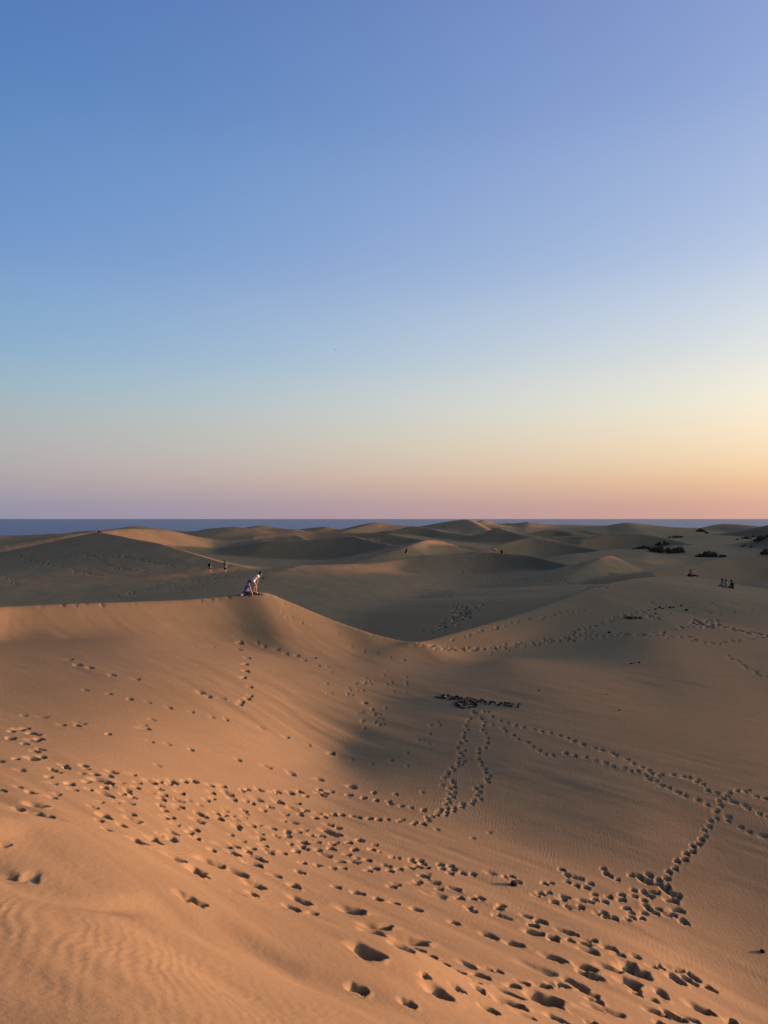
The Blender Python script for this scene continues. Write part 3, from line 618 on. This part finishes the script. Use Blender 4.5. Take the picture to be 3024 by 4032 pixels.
BENT = dict(pelvis=(0, -.10, .90), spine=(0, .02, 1.05), chest=(0, .20, 1.20), neck=(0, .33, 1.29), head=(0, .42, 1.35), crown=(0, .48, 1.45),
            shl=(-.16, .26, 1.25), shr=(.16, .26, 1.25), ell=(-.22, .20, .98), elr=(.24, .36, 1.00), wrl=(-.18, .14, .76), wrr=(.14, .55, 1.05),
            hil=(-.09, -.10, .86), hir=(.09, -.10, .86), knl=(-.10, .0, .48), knr=(.10, .16, .50), anl=(-.10, -.16, .09), anr=(.10, .10, .08))
STOOP = dict(pelvis=(0, -.18, .78), spine=(0, -.02, .88), chest=(0, .20, .95), neck=(0, .34, .96), head=(0, .43, .93), crown=(0, .53, .92),
             shl=(-.17, .26, .95), shr=(.17, .26, .95), ell=(-.22, .30, .68), elr=(.22, .30, .68), wrl=(-.18, .36, .44), wrr=(.18, .36, .44),
             hil=(-.09, -.18, .75), hir=(.09, -.18, .75), knl=(-.12, .06, .44), knr=(.12, .06, .44), anl=(-.12, -.12, .08), anr=(.12, -.12, .08))
KNEEL = dict(pelvis=(0, -.22, .26), spine=(0, -.16, .42), chest=(0, -.04, .60), neck=(0, .04, .74), head=(0, .09, .84), crown=(0, .08, .95),
             shl=(-.17, .0, .68), shr=(.17, .0, .68), ell=(-.24, .06, .40), elr=(.22, .10, .42), wrl=(-.22, .16, .12), wrr=(.20, .22, .14),
             hil=(-.10, -.20, .22), hir=(.10, -.20, .22), knl=(-.14, .14, .09), knr=(.14, .16, .10), anl=(-.15, -.34, .08), anr=(.13, -.42, .08))
SIT = dict(pelvis=(0, 0, .13), spine=(0, .0, .30), chest=(0, .05, .48), neck=(0, .10, .63), head=(0, .14, .74), crown=(0, .13, .85),
           shl=(-.17, .05, .57), shr=(.17, .05, .57), ell=(-.24, .10, .34), elr=(.24, .10, .34), wrl=(-.16, .30, .30), wrr=(.16, .30, .30),
           hil=(-.09, .02, .11), hir=(.09, .02, .11), knl=(-.13, .40, .40), knr=(.13, .40, .40), anl=(-.12, .62, .07), anr=(.12, .62, .07))
LOLL = dict(SIT, ell=(-.24, -.12, .32), elr=(.24, -.10, .32), wrl=(-.24, -.25, .06), wrr=(.24, -.22, .06), pelvis=(0, 0, .13), chest=(0, -.08, .46), neck=(0, -.06, .62), head=(0, -.03, .73), crown=(0, -.05, .84),
            shl=(-.17, -.09, .55), shr=(.17, -.09, .55), knl=(-.12, .44, .20), knr=(.12, .46, .14), anl=(-.12, .86, .07), anr=(.12, .88, .06))
SITX = dict(SIT, knl=(-.30, .28, .16), knr=(.30, .28, .16), anl=(.08, .34, .07), anr=(-.08, .36, .07), wrl=(-.14, .28, .22), wrr=(.14, .28, .22))

SKIN_MAT = new_mat('skin', (0.42, 0.22, 0.15), 0.6, 0.3, .08)
SKIN_TAN = new_mat('skin_tanned', (0.30, 0.15, 0.09), 0.6, 0.3, .08)
HAIR_DARK = new_mat('dark_hair', (0.012, 0.009, 0.008), 0.55, 0.4, .3, 60)
def cloth(name, col): return new_mat(name, col, 0.9, 0.1, 0.12, 30)
WHITE = cloth('white_cotton', (.68, .70, .72)); BLACK = cloth('black_cotton', (.012, .012, .014)); BLUE = cloth('blue_cotton', (.06, .14, .34)); DENIM = cloth('light_denim', (.30, .42, .62))
TEAL = cloth('slate_cotton', (.09, .13, .16)); MAROON = cloth('maroon_cotton', (.12, .012, .018)); GREY = cloth('grey_cotton', (.22, .22, .22)); PINK = cloth('pale_pink_cotton', (.50, .38, .38)); NAVY = cloth('navy_cotton', (.012, .016, .035))
SHOE_W = cloth('white_shoe', (.6, .58, .56)); SHOE_D = cloth('dark_shoe', (.03, .03, .03))

def person(loc, heading, pz, label, group=None, height_m=1.70, top=None, sleeves=0.5, bottom=None, leg_cover=0.55, skirt=False, shoes=None, hair='short', hairmat=HAIR_DARK, cap=None, skin=SKIN_MAT, slim=1.0):
    """heading: degrees, 0 looks away from the viewer, 90 to the right"""
    e = bpy.data.objects.new('person', None); COL.objects.link(e)
    e.location = loc; e.rotation_euler = (0, 0, -R(heading)); k = height_m / 1.70; e.scale = (k, k, k)
    tag(e, label, 'person', group)
    p = pose(**pz); J = []; E = []; ix = {}
    def add(nm, v, r, to=None, r2=None):
        ix[nm] = len(J); J.append((v.x, v.y, v.z, r * slim) if r2 is None else (v.x, v.y, v.z, r * slim, r2 * slim))
        if to is not None: E.append((ix[to], ix[nm]))
    add('pelvis', p['pelvis'], .115)
    add('spine', p['spine'], .105, 'pelvis'); add('chest', p['chest'], .125, 'spine'); add('neck', p['neck'], .052, 'chest')
    up = (p['crown'] - p['head']).normalized(); fw = Vector((0, 1, 0)); fw = (fw - up * fw.dot(up)).normalized()
    add('jaw', lerp(p['neck'], p['head'], .55) + fw * .03, .062, 'neck'); add('head', p['head'], .088, 'jaw'); add('crown', p['crown'] - up * .02, .062, 'head')
    add('nose', p['head'] + fw * .105 - up * .01, .014, 'head')
    for s in ('l', 'r'):
        add('sh' + s, p['sh' + s], .058, 'chest'); add('el' + s, p['el' + s], .038, 'sh' + s); add('wr' + s, p['wr' + s], .026, 'el' + s)
        d = (p['wr' + s] - p['el' + s]).normalized(); sgn = -1 if s == 'l' else 1
        side = d.cross(Vector((sgn, 0.3, 0))).normalized(); inn = d.cross(side).normalized()
        palm = p['wr' + s] + d * .075; add('palm' + s, palm, .030, 'wr' + s)
        for q, (off, ln) in enumerate([(-.027, .066), (-.009, .080), (.009, .076), (.027, .058)]):
            k1 = palm + side * off + d * (ln * .55); k2 = k1 + d * (ln * .4) + inn * .018
            add('f%s%d' % (s, q), k1, .0095, 'palm' + s); add('g%s%d' % (s, q), k2, .008, 'f%s%d' % (s, q))
        th_ = p['wr' + s] + d * .035 - side * .040; add('t' + s, th_, .011, 'wr' + s); add('u' + s, th_ + d * .04 - side * .008, .009, 't' + s)
        add('hi' + s, p['hi' + s], .085, 'pelvis'); add('kn' + s, p['kn' + s], .056, 'hi' + s)
        cf = lerp(p['kn' + s], p['an' + s], .35); add('cf' + s, cf, .052, 'kn' + s)
        add('an' + s, p['an' + s], .036, 'cf' + s)
        sh = (p['an' + s] - p['kn' + s]); flat = Vector((0, 1, 0)) if sh.z < -.15 else Vector((0, -1, 0))
        add('toe' + s, Vector((p['an' + s].x * 1.1, p['an' + s].y + flat.y * .14, max(.035, p['an' + s].z - .045))), .034, 'an' + s)
    skin_mesh('body', J, E, skin, e)
    g = lambda nm, r: (*J[ix[nm]][:3], r)
    if top is not None:
        tj = [g('pelvis', .145 * slim), g('spine', .135 * slim), g('chest', .152 * slim), (*lerp(p['chest'], p['neck'], .72), .075)]; te = [(0, 1), (1, 2), (2, 3)]
        hem = p['pelvis'] + (lerp(p['hil'], p['hir'], .5) - p['spine']).normalized() * .09; tj.append((*hem, .15 * slim)); te.append((0, 4))
        for s in ('l', 'r'):
            i0 = len(tj); tj.append(g('sh' + s, .078 * slim)); te.append((2, i0))
            if sleeves <= 1: tj.append((*lerp(p['sh' + s], p['el' + s], max(sleeves, .15)), .062 * slim)); te.append((i0, i0 + 1))
            else:
                tj.append(g('el' + s, .055 * slim)); tj.append((*lerp(p['el' + s], p['wr' + s], .92), .042 * slim)); te += [(i0, i0 + 1), (i0 + 1, i0 + 2)]
        skin_mesh('shirt', tj, te, top, e)
    if bottom is not None:
        bj = [g('pelvis', .135 * slim), (*lerp(p['pelvis'], p['spine'], .45), .125 * slim)]; be = [(0, 1)]
        if skirt:
            m = lerp(p['knl'], p['knr'], .5); h = lerp(p['hil'], p['hir'], .5)
            bj += [(*lerp(h, m, .35), .165), (*lerp(h, m, leg_cover + .35), .19)]; be += [(0, 2), (2, 3)]
        else:
            for s in ('l', 'r'):
                i0 = len(bj); bj.append(g('hi' + s, .105 * slim)); be.append((0, i0))
                if leg_cover <= 1: bj.append((*lerp(p['hi' + s], p['kn' + s], leg_cover), .088 * slim)); be.append((i0, i0 + 1))
                else:
                    bj.append(g('kn' + s, .072 * slim)); bj.append((*lerp(p['kn' + s], p['an' + s], .9), .055 * slim)); be += [(i0, i0 + 1), (i0 + 1, i0 + 2)]
        skin_mesh('skirt' if skirt else ('trousers' if leg_cover > 1 else 'shorts'), bj, be, bottom, e)
    if shoes is not None:
        for s in ('l', 'r'):
            a = Vector(J[ix['an' + s]][:3]); t = Vector(J[ix['toe' + s]][:3])
            skin_mesh('shoe', [(*(a + Vector((0, 0, .01))), .045), (*lerp(a, t, .25), .05), (*lerp(a, t, .7), .046), (*(t + (t - a) * .1), .038)], [(0, 1), (1, 2), (2, 3)], shoes, e)
    hd = p['head']
    hj = [(*(hd + up * .055 - fw * .035), .098), (*(hd + up * .095 - fw * .01), .078), (*(hd - fw * .075 - up * .01), .070)]; he = [(0, 1), (0, 2)]
    if hair == 'long':
        hj += [(*(p['neck'] - fw * .085), .075), (*(lerp(p['neck'], p['chest'], .7) - fw * .13), .085), (*(p['chest'] - fw * .15), .05)]; he += [(2, 3), (3, 4), (4, 5)]
    if hair == 'bun':
        hj += [(*(hd + up * .17 - fw * .03), .045)]; he += [(1, 3)]
    if hair is not None:
        skin_mesh('hair', hj, he, hairmat, e)
    if cap is not None:
        cj = [(*(hd + up * .075 - fw * .01), .108), (*(hd + up * .115), .085)]; ce = [(0, 1)]
        cj += [(*(hd + up * .06 + fw * .10), .05), (*(hd + up * .045 + fw * .19), .022)]; ce += [(0, 2), (2, 3)]
        skin_mesh('cap', cj, ce, cap, e)
    return e

def at(px, py, D=None, sink=0.0):
    """ground point under a photograph pixel (or at a given depth along that column)"""
    if D is None:
        h = hit(px, py); x, y = h[0], h[1]
    else:
        x, y = (px - 1512) / FPX * D, D
    return Vector((x, y, ground(x, y) + EYE - sink))

# the pair on the first crest
wl = at(1003, 2338, 52.3)
woman = person(wl + V(0, 0, .035), 98, BENT, 'person in white shirt bending forward on a sandboard on the orange crest', height_m=1.66, top=WHITE, sleeves=.55, bottom=WHITE, leg_cover=.3, shoes=cloth('pale_socks', (.6, .5, .48)), hair='bun', slim=.92)
kl = at(977, 2336, 52.0)
person(kl, 62, KNEEL, 'person in blue shirt and black cap kneeling on the orange crest', height_m=1.70, top=BLUE, sleeves=.6, bottom=NAVY, leg_cover=1.5, shoes=SHOE_W, hair='short', cap=BLACK)
# walkers behind it
person(at(826, 2258, 109), 60, dict(WALK, chest=(0, .06, 1.29), neck=(0, .12, 1.43), head=(0, .18, 1.51), crown=(0, .21, 1.61)), 'person in black top and shorts walking, leftmost of the two walkers', height_m=1.66, top=BLACK, sleeves=.8, bottom=BLACK, leg_cover=.85, hair='short', group=None)
person(at(886, 2259, 109), 10, WALK, 'person in slate shirt and black shorts walking, right of the two walkers', height_m=1.82, top=TEAL, sleeves=.5, bottom=BLACK, leg_cover=.9, shoes=SHOE_D, hair='short')
person(at(1600, 2193, 141.5), 50, dict(WALK, pelvis=(0, -.03, .93), chest=(0, .09, 1.29), neck=(0, .16, 1.44), head=(0, .20, 1.54), crown=(0, .21, 1.65)), 'lone person in black shirt and pale pink shorts walking along a dark crest', height_m=1.78, top=BLACK, sleeves=.7, bottom=PINK, leg_cover=.7, hair='short', skin=SKIN_TAN)
person(at(1948, 2176, 145.5), -55, STOOP, 'stooping person in white shirt and maroon shorts on the dark crest', height_m=1.72, top=WHITE, sleeves=.4, bottom=MAROON, leg_cover=.95, hair='long')
person(at(1975, 2180, 143.5), 5, dict(STAND, ell=(-.30, .0, 1.18), wrl=(-.16, .16, 1.12)), 'standing person with long dark hair, black top and grey trousers on the dark crest', height_m=1.68, top=BLACK, sleeves=1.5, bottom=GREY, leg_cover=1.5, shoes=SHOE_W, hair='long')
# sitters
person(at(386, 2095, 160), 92, LOLL, 'person sitting alone on the peak of the far left dune', height_m=1.72, top=BLACK, sleeves=.2, bottom=BLACK, leg_cover=1.5, hair='short')
person(at(2722, 2271, 94.5), 96, LOLL, 'person sitting on the right crest beside a white bag', height_m=1.72, top=cloth('rose_cotton', (.20, .10, .10)), sleeves=.2, bottom=BLACK, leg_cover=1.5, hair='bun', skin=SKIN_TAN)
person(at(2844, 2336, 84), 20, SITX, 'person in white shirt sitting leftmost of the three on the right dune', height_m=1.70, top=cloth('off_white_cotton', (.36, .37, .38)), sleeves=.5, bottom=BLACK, leg_cover=1.5, hair='long')
person(at(2861, 2337, 83.6), -15, SITX, 'person with bare tanned back and light blue shorts sitting between two others', height_m=1.68, top=None, bottom=DENIM, leg_cover=.7, hair='bun', skin=SKIN_MAT)
person(at(2884, 2340, 83), -20, SITX, 'person in black shirt sitting rightmost of the three on the right dune', height_m=1.78, top=BLACK, sleeves=.7, bottom=BLACK, leg_cover=1.5, hair='short')
for px, py, lab in [(1749, 2073, 'tiny dark figure sitting on the face of the far middle dune'), (1815, 2047, 'tiny figure sitting on the highest dune of the skyline'), (2000, 2060, 'tiny figure sitting on the skyline just right of the highest dune'), (2075, 2057, 'tiny figure sitting on the skyline farther right of the highest dune')]:
    h = hit(px, py + 2) or hit(px, py + 5) or hit(px, py + 9)
    if h: person(Vector((h[0], h[1], ground(h[0], h[1]) + EYE)), 30, SIT, lab, top=NAVY, sleeves=.6, bottom=BLACK, leg_cover=1.5)

# ------------------------------------------------------------------ their things
def lathe(profile, seg=12):
    vs_, fs_ = [], []
    for r, z in profile:
        for i in range(seg): vs_.append((r * math.cos(2 * math.pi * i / seg), r * math.sin(2 * math.pi * i / seg), z))
    for q in range(len(profile) - 1):
        for i in range(seg): fs_.append((q * seg + i, q * seg + (i + 1) % seg, (q + 1) * seg + (i + 1) % seg, (q + 1) * seg + i))
    return vs_, fs_
def rbox(sx, sy, sz, bev=.15):
    """box with chamfered edges as verts, faces"""
    import bmesh
    bm = bmesh.new(); bmesh.ops.create_cube(bm, size=1)
    for v in bm.verts: v.co = Vector((v.co.x * sx, v.co.y * sy, (v.co.z + .5) * sz))
    bmesh.ops.bevel(bm, geom=bm.edges[:], offset=min(sx, sy, sz) * bev, segments=2, affect='EDGES')
    bm.verts.ensure_lookup_table()
    r = [v.co[:] for v in bm.verts], [[v.index for v in f.verts] for f in bm.faces]; bm.free(); return r
# sandboard: long thin deck with an upturned nose and two foot straps
BOARD = new_mat('varnished_board', (.055, .018, .014), .45, .4, .25, 12); STRAP = new_mat('strap_webbing', (.015, .015, .016), .8, .2)
bv, bf = [], []
nb = 22
for i in range(nb + 1):
    t = i / nb; L_ = -.55 + 1.15 * t; wd = .125 * (1 - abs(2 * t - 1) ** 6 * .65) - .012 * math.sin(math.pi * t)
    zz = .02 + .13 * max(0, (t - .72) / .28) ** 2 + .04 * max(0, (.15 - t) / .15) ** 2
    for sx, dz in ((-1, 0), (1, 0), (1, .016), (-1, .016)): bv.append((L_, sx * wd, zz + dz))
for i in range(nb):
    for q in range(4): bf.append((i * 4 + q, i * 4 + (q + 1) % 4, i * 4 + 4 + (q + 1) % 4, i * 4 + 4 + q))
bf += [(3, 2, 1, 0), (nb * 4, nb * 4 + 1, nb * 4 + 2, nb * 4 + 3)]
board = bpy.data.objects.new('sandboard', None); COL.objects.link(board); tag(board, 'dark sandboard under the feet of the person in white', 'sandboard')
board.location = wl + V(.12, -.02, -.01); board.rotation_euler = (0, R(13), R(-6))
mesh_obj('deck', bv, bf, BOARD, board, smooth=False)
for xs in (-.16, .16):
    sv_, sf_ = [], []
    for i in range(9):
        an = math.pi * i / 8
        for dx in (-.03, .03): sv_.append((xs + dx, .10 * math.cos(an), .034 + .07 * math.sin(an)))
    for i in range(8): sf_.append((i * 2, i * 2 + 1, i * 2 + 3, i * 2 + 2))
    mesh_obj('foot_strap', sv_, sf_, STRAP, board)
# camera in the bending person's hand
CAMB = new_mat('camera_body', (.012, .012, .013), .5, .4)
cm = bpy.data.objects.new('camera_in_hand', None); COL.objects.link(cm); tag(cm, 'small black camera held by the person in white', 'camera')
cm.location = wl + V(.62, -.14, 1.03); cm.rotation_euler = (R(20), 0, R(8))
v_, f_ = rbox(.15, .08, .10); mesh_obj('camera_body', v_, f_, CAMB, cm, smooth=False)
v_, f_ = lathe([(0, .0), (.036, 0), (.036, .07), (.030, .075), (.0, .07)]); lens = mesh_obj('lens', [(x, -.04 - z, y + .05) for x, y, z in v_], f_, CAMB, cm)
# bags
def bag(loc, sx, sy, sz, mat, label, name, strap=True, heading=0):
    e = bpy.data.objects.new(name, None); COL.objects.link(e); e.location = loc; e.rotation_euler = (0, 0, R(heading)); tag(e, label, 'bag')
    v_, f_ = rbox(sx, sy, sz, .22)
    v_ = [(x * (1 - .25 * (z / sz) ** 2), y * (1 - .35 * (z / sz) ** 2), z) for x, y, z in v_]
    mesh_obj('sack', v_, f_, mat, e)
    if strap:
        for off in (-.2, .2):
            sv_, sf_ = [], []
            for i in range(11):
                an = math.pi * i / 10
                for dx in (-.012, .012): sv_.append((sx * off + dx + sx * .18 * math.cos(an), off * sy * .6, sz * .93 + sz * .28 * math.sin(an)))
            for i in range(10): sf_.append((i * 2, i * 2 + 1, i * 2 + 3, i * 2 + 2))
            mesh_obj('handle', sv_, sf_, mat, e)
    return e
bag(at(2704, 2270, 94.6), .19, .14, .36, cloth('white_canvas', (.78, .78, .76)), 'upright white bag standing on the right crest', 'tote_bag')
bag(at(2713, 2270, 94.4), .34, .26, .30, BLACK, 'low dark bag lying behind the sitter on the right crest', 'backpack', heading=20)
bp_loc = at(826, 2258, 109)
bag(bp_loc + V(-.16, -.10, .98), .28, .18, .46, BLACK, 'black backpack worn by the leftmost walker', 'backpack', heading=-60)
bag(at(1600, 2193, 141.5) + V(-.16, -.06, .86), .26, .12, .24, NAVY, 'dark shoulder bag on the hip of the lone walker', 'shoulder_bag', heading=-40)

# ------------------------------------------------------------------ stone letters on the plain
ROCK_D = new_mat('dark_stone', (.022, .022, .024), .9, .2, .5, 12); ROCK_L = new_mat('pale_stone', (.55, .53, .50), .9, .2, .2, 12)
def rock_mesh(seed):
    import bmesh
    rr = random.Random(seed); bm = bmesh.new(); bmesh.ops.create_icosphere(bm, subdivisions=1, radius=1)
    for v in bm.verts: v.co = Vector((v.co.x * rr.uniform(.75, 1.15), v.co.y * rr.uniform(.6, 1.0), max(-.45, v.co.z * rr.uniform(.55, .95)))) 
    m_ = bpy.data.meshes.new('stone'); bm.to_mesh(m_); bm.free(); m_.materials.append(ROCK_D if seed < 9 else ROCK_L); return m_
ROCKS = [rock_mesh(i) for i in range(11)]
def stone(x, y, size, label, group, pale=False, cat='stone'):
    o = bpy.data.objects.new('stone', ROCKS[random.choice((9, 10)) if pale else random.randrange(9)]); COL.objects.link(o)
    s_ = size * random.uniform(.75, 1.3)
    o.location = (x, y, ground(x, y) + EYE + s_ * .28); o.scale = (s_, s_, s_ * random.uniform(.8, 1.25)); o.rotation_euler = (random.uniform(-.25, .25), random.uniform(-.25, .25), random.uniform(0, 6.28))
    tag(o, label, cat, group); return o
L1 = (1700, 2720); L2 = (1880, 2730)
LETTERS = [
    ('S', L1, [[(600,183),(520,160),(440,140),(320,160),(340,185),(440,210),(460,240),(400,255),(300,245),(210,235),(170,215)]]),
    ('A', L1, [[(600,300),(650,255),(700,225),(800,195),(900,220),(960,250),(1010,275)], [(760,275),(850,280),(950,270)]]),
    ('B', L1, [[(1080,360),(1130,320),(1200,250),(1290,270),(1400,290),(1440,325)], [(1180,310),(1260,340),(1370,400)], [(1080,365),(1000,395),(900,370),(800,405),(800,450),(850,500),(910,540),(960,575),(1100,565),(1250,550),(1400,545),(1460,500),(1430,450),(1300,440),(1180,450)], [(1080,400),(1120,450),(1100,490)]]),
    ('A', L2, [[(-20,320),(20,295),(90,265),(200,235),(250,265),(265,320),(265,360)], [(100,300),(230,305)]]),
    ('N', L2, [[(400,375),(440,320),(465,280)], [(510,290),(580,320),(640,360),(690,400),(740,405)], [(755,360),(770,310)]]),
    ('C', L2, [[(1190,365),(1080,345),(990,335),(890,340),(885,390),(930,415),(1020,430),(1130,440)]]),
    ('I', L2, [[(1385,370),(1345,400),(1335,440),(1340,475)]]),
]
seenA = 0
for ch, (ox, oy), strokes in LETTERS:
    which = ''
    if ch == 'A':
        seenA += 1; which = ['first ', 'second '][seenA - 1]
    for st in strokes:
        w3 = [hit(ox + x / 8.295, oy + y / 8.295) for x, y in st]
        w3 = np.array([(h[0], h[1]) for h in w3]); seg = np.hypot(*np.diff(w3, axis=0).T); t = np.concatenate([[0], np.cumsum(seg)])
        for q in np.linspace(0, t[-1], max(2, int(t[-1] / .105))):
            pale = random.random() < .025
            stone(np.interp(q, t, w3[:, 0]) + random.gauss(0, .015), np.interp(q, t, w3[:, 1]) + random.gauss(0, .03), random.uniform(.06, .095),
                  ('small pale stone laid among the dark ones of the %sletter %s' if pale else 'small dark stone laid in the line of the %sletter %s') % (which, ch), 'stones of the %sletter %s written on the sand' % (which, ch), pale)
# loose stones and litter
for px, py, sz, lab in [(1691, 3420, .10, 'dark wedge-shaped clod among the footprints, left one of two'), (2026, 3486, .13, 'dark wedge-shaped clod near the toe of the near slope, right one of two'), (3003, 3749, .07, 'single small dark stone on bare sand at the lower right'), (1183, 3165, .06, 'tiny dark stone amid the left footprints'),
                        (1245, 2592, .07, 'small dark stone below the kneeling person'), (2123, 2719, .06, 'tiny dark stone right of and above the letters'), (2388, 2736, .05, 'tiny dark stone on the bare right plain'), (1725, 2787, .05, 'tiny dark stone below the letter S'), (2438, 2798, .05, 'tiny dark stone on the plain above the double trail')]:
    h = hit(px, py)
    stone(h[0], h[1], sz, lab, None)
for px, py in [(2486, 2614), (2496, 2611), (2519, 2610)]:
    h = hit(px, py); stone(h[0], h[1], .09, 'one of three dark stones in a row on the right plain', 'three stones in a row')
for px, py in [(2400, 2492)]:
    h = hit(px, py); stone(h[0], h[1], .17, 'dark lump beside the beaten track on the right plain', None)
for px, py in [(2581, 2399), (2598, 2393), (2609, 2397), (2638, 2393), (2652, 2392), (2682, 2386), (2703, 2404), (2582, 2417)]:
    h = hit(px, py); stone(h[0], h[1], .15, 'one of the scattered dark stones in front of the three sitters', 'scattered stones on the right dune')
for px, py in [(2468, 2434), (2478, 2433), (2488, 2436), (2502, 2434), (2513, 2436), (2522, 2433)]:
    h = hit(px, py); stone(h[0], h[1], .14, 'one of the dark stones in a wavering row on the right dune', 'wavering row of stones')

# ------------------------------------------------------------------ shrubs
LEAF = new_mat('shrub_leaf', (.075, .075, .048), .8, .2, .4, 6); TWIG = new_mat('shrub_twig', (.05, .04, .03), .9, .1, .3, 8)
def shrub(px0, px1, ytop, ybot, label, group='tamarisk shrubs in the far dunes', lumps=5):
    h = hit((px0 + px1) / 2, ybot) or hit((px0 + px1) / 2, ybot + 4)
    if not h: return
    x, y, D = h[0], h[1], h[3]
    W = (px1 - px0) / FPX * D; H = max((ybot - ytop) / FPX * D, .6); rr = random.Random(int(px0 * 7 + ytop))
    e = bpy.data.objects.new('shrub', None); COL.objects.link(e); e.location = (x, y + W * .15, ground(x, y + W * .15) + EYE - .15); tag(e, label, 'shrub', group)
    nl = max(3, int(lumps * max(1, W / H / 1.6)))
    cs = []
    for i in range(nl):
        t = (i + .5) / nl; hh = H * (1 - .75 * abs(2 * t - 1) ** 2.2) * rr.uniform(.6, 1.05)
        cs.append(((t - .5) * W + rr.gauss(0, .04 * W), rr.uniform(-.2, .2) * min(W, 3 * H), hh))
    sv_, sf_ = [], []
    for cx, cy, hh in cs:                       # stems
        for q in range(3):
            b0 = Vector((0, 0, -.1)); b1 = Vector((cx + rr.gauss(0, .12 * H), cy + rr.gauss(0, .12 * H), hh * rr.uniform(.7, 1.0)))
            i0 = len(sv_); r0 = .03 * H
            for pp, r in ((b0, r0), (lerp(b0, b1, .5) + Vector((rr.gauss(0, .05 * H), 0, .05 * H)), r0 * .6), (b1, r0 * .2)):
                for an in (0, 2.1, 4.2): sv_.append((pp.x + r * math.cos(an), pp.y + r * math.sin(an), pp.z))
            for a in range(2):
                for bq in range(3): sf_.append((i0 + a * 3 + bq, i0 + a * 3 + (bq + 1) % 3, i0 + a * 3 + 3 + (bq + 1) % 3, i0 + a * 3 + 3 + bq))
    mesh_obj('stem', sv_, sf_, TWIG, e)
    lv, lf = [], []
    wid = W / nl
    for cx, cy, hh in cs:
        for q in range(420):
            u = Vector((rr.gauss(0, 1), rr.gauss(0, 1), rr.gauss(0, 1))).normalized() * rr.random() ** .45
            p0 = Vector((cx + u.x * wid * .95, cy + u.y * max(wid, H * .5) * .9, hh * .48 + u.z * hh * .58))
            if p0.z < 0.0: p0.z = rr.random() * .2
            d = Vector((rr.gauss(0, .7), rr.gauss(0, .7), rr.gauss(.6, .6))).normalized(); s1 = d.cross(Vector((rr.gauss(0, 1), rr.gauss(0, 1), rr.gauss(0, 1)))).normalized()
            L_ = H * rr.uniform(.07, .15); i0 = len(lv)
            lv += [p0 - s1 * L_ * .28, p0 + s1 * L_ * .28, p0 + d * L_ + s1 * L_ * .12, p0 + d * L_ - s1 * L_ * .12]; lf.append((i0, i0 + 1, i0 + 2, i0 + 3))
    mesh_obj('foliage', lv, lf, LEAF, e, smooth=False)
for a in [(2747, 2780, 2077, 2094, 'rounded dark shrub high on the right skyline'), (2777, 2790, 2090, 2100, 'small round shrub just right of the rounded one near the skyline'),
          (2638, 2697, 2106, 2117, 'long flat dark shrub on a sandy shelf'), (2587, 2647, 2129, 2147, 'spiky shrub standing above the long dark thicket'), (2501, 2572, 2145, 2163, 'low left end of the long dark thicket'),
          (2562, 2650, 2143, 2177, 'dense middle of the long dark thicket'), (2640, 2698, 2147, 2177, 'rounded right end of the long dark thicket'), (2752, 2858, 2168, 2194, 'smooth dome-shaped black shrub above the dark slope'),
          (2897, 2911, 2117, 2125, 'tiny low shrub left of the far right clumps'), (2924, 2955, 2109, 2122, 'flat oval shrub in the far right row'), (2962, 2974, 2106, 2113, 'tiny shrub between the oval shrub and the big far right clump'), (2973, 3021, 2106, 2130, 'big bushy clump at the far right'),
          (3008, 3030, 2101, 2118, 'shrub behind the big far right clump at the picture edge'), (3000, 3045, 2151, 2181, 'dark shrub cut by the right edge of the picture'),
          (2917, 2930, 2147, 2153, 'tiny dry tuft, left of three below the right clumps'), (2928, 2941, 2145, 2150, 'tiny dry tuft, middle of three below the right clumps'), (2950, 2968, 2147, 2154, 'tiny dry tuft, right of three below the right clumps')]:
    shrub(*a)

# ------------------------------------------------------------------ bird
bd = bpy.data.objects.new('bird', None); COL.objects.link(bd); tag(bd, 'small dark bird gliding alone in the sky', 'bird')
bd.location = Vector(P(1321, 1377, 260)) + V(0, 0, EYE); bd.rotation_euler = (0, R(-8), R(35))
FEATHER = new_mat('dark_feather', (.05, .055, .06), .8, .2)
v_, f_ = lathe([(0, -.24), (.03, -.2), (.07, -.05), (.07, .06), (.04, .17), (.035, .22), (0, .28)], 10)
mesh_obj('bird_body', [(x, z, y) for x, y, z in v_], f_, FEATHER, bd)
for sgn in (-1, 1):
    pr = [(.04, .10, -.10, .02), (.22, .14, -.08, .10), (.40, .10, -.08, .13), (.56, -.02, -.10, .08)]
    wv_, wf_ = [], []
    for x, y0, y1, z in pr:
        for yy, dz in ((y0, 0), ((y0 + y1) / 2, .018), (y1, 0), ((y0 + y1) / 2, -.008)): wv_.append((sgn * x, yy, z + dz))
    for i in range(3):
        for q in range(4): wf_.append((i * 4 + q, i * 4 + (q + 1) % 4, i * 4 + 4 + (q + 1) % 4, i * 4 + 4 + q))
    wf_ += [(0, 1, 2, 3), (12, 13, 14, 15)]
    mesh_obj('wing', wv_, wf_, FEATHER, bd)
mesh_obj('tail', [(-.03, -.2, 0), (.03, -.2, 0), (.08, -.4, 0), (-.08, -.4, 0), (0, -.2, .015), (0, -.4, .012)], [(0, 4, 5, 3), (4, 1, 2, 5), (0, 3, 2, 1)], FEATHER, bd)
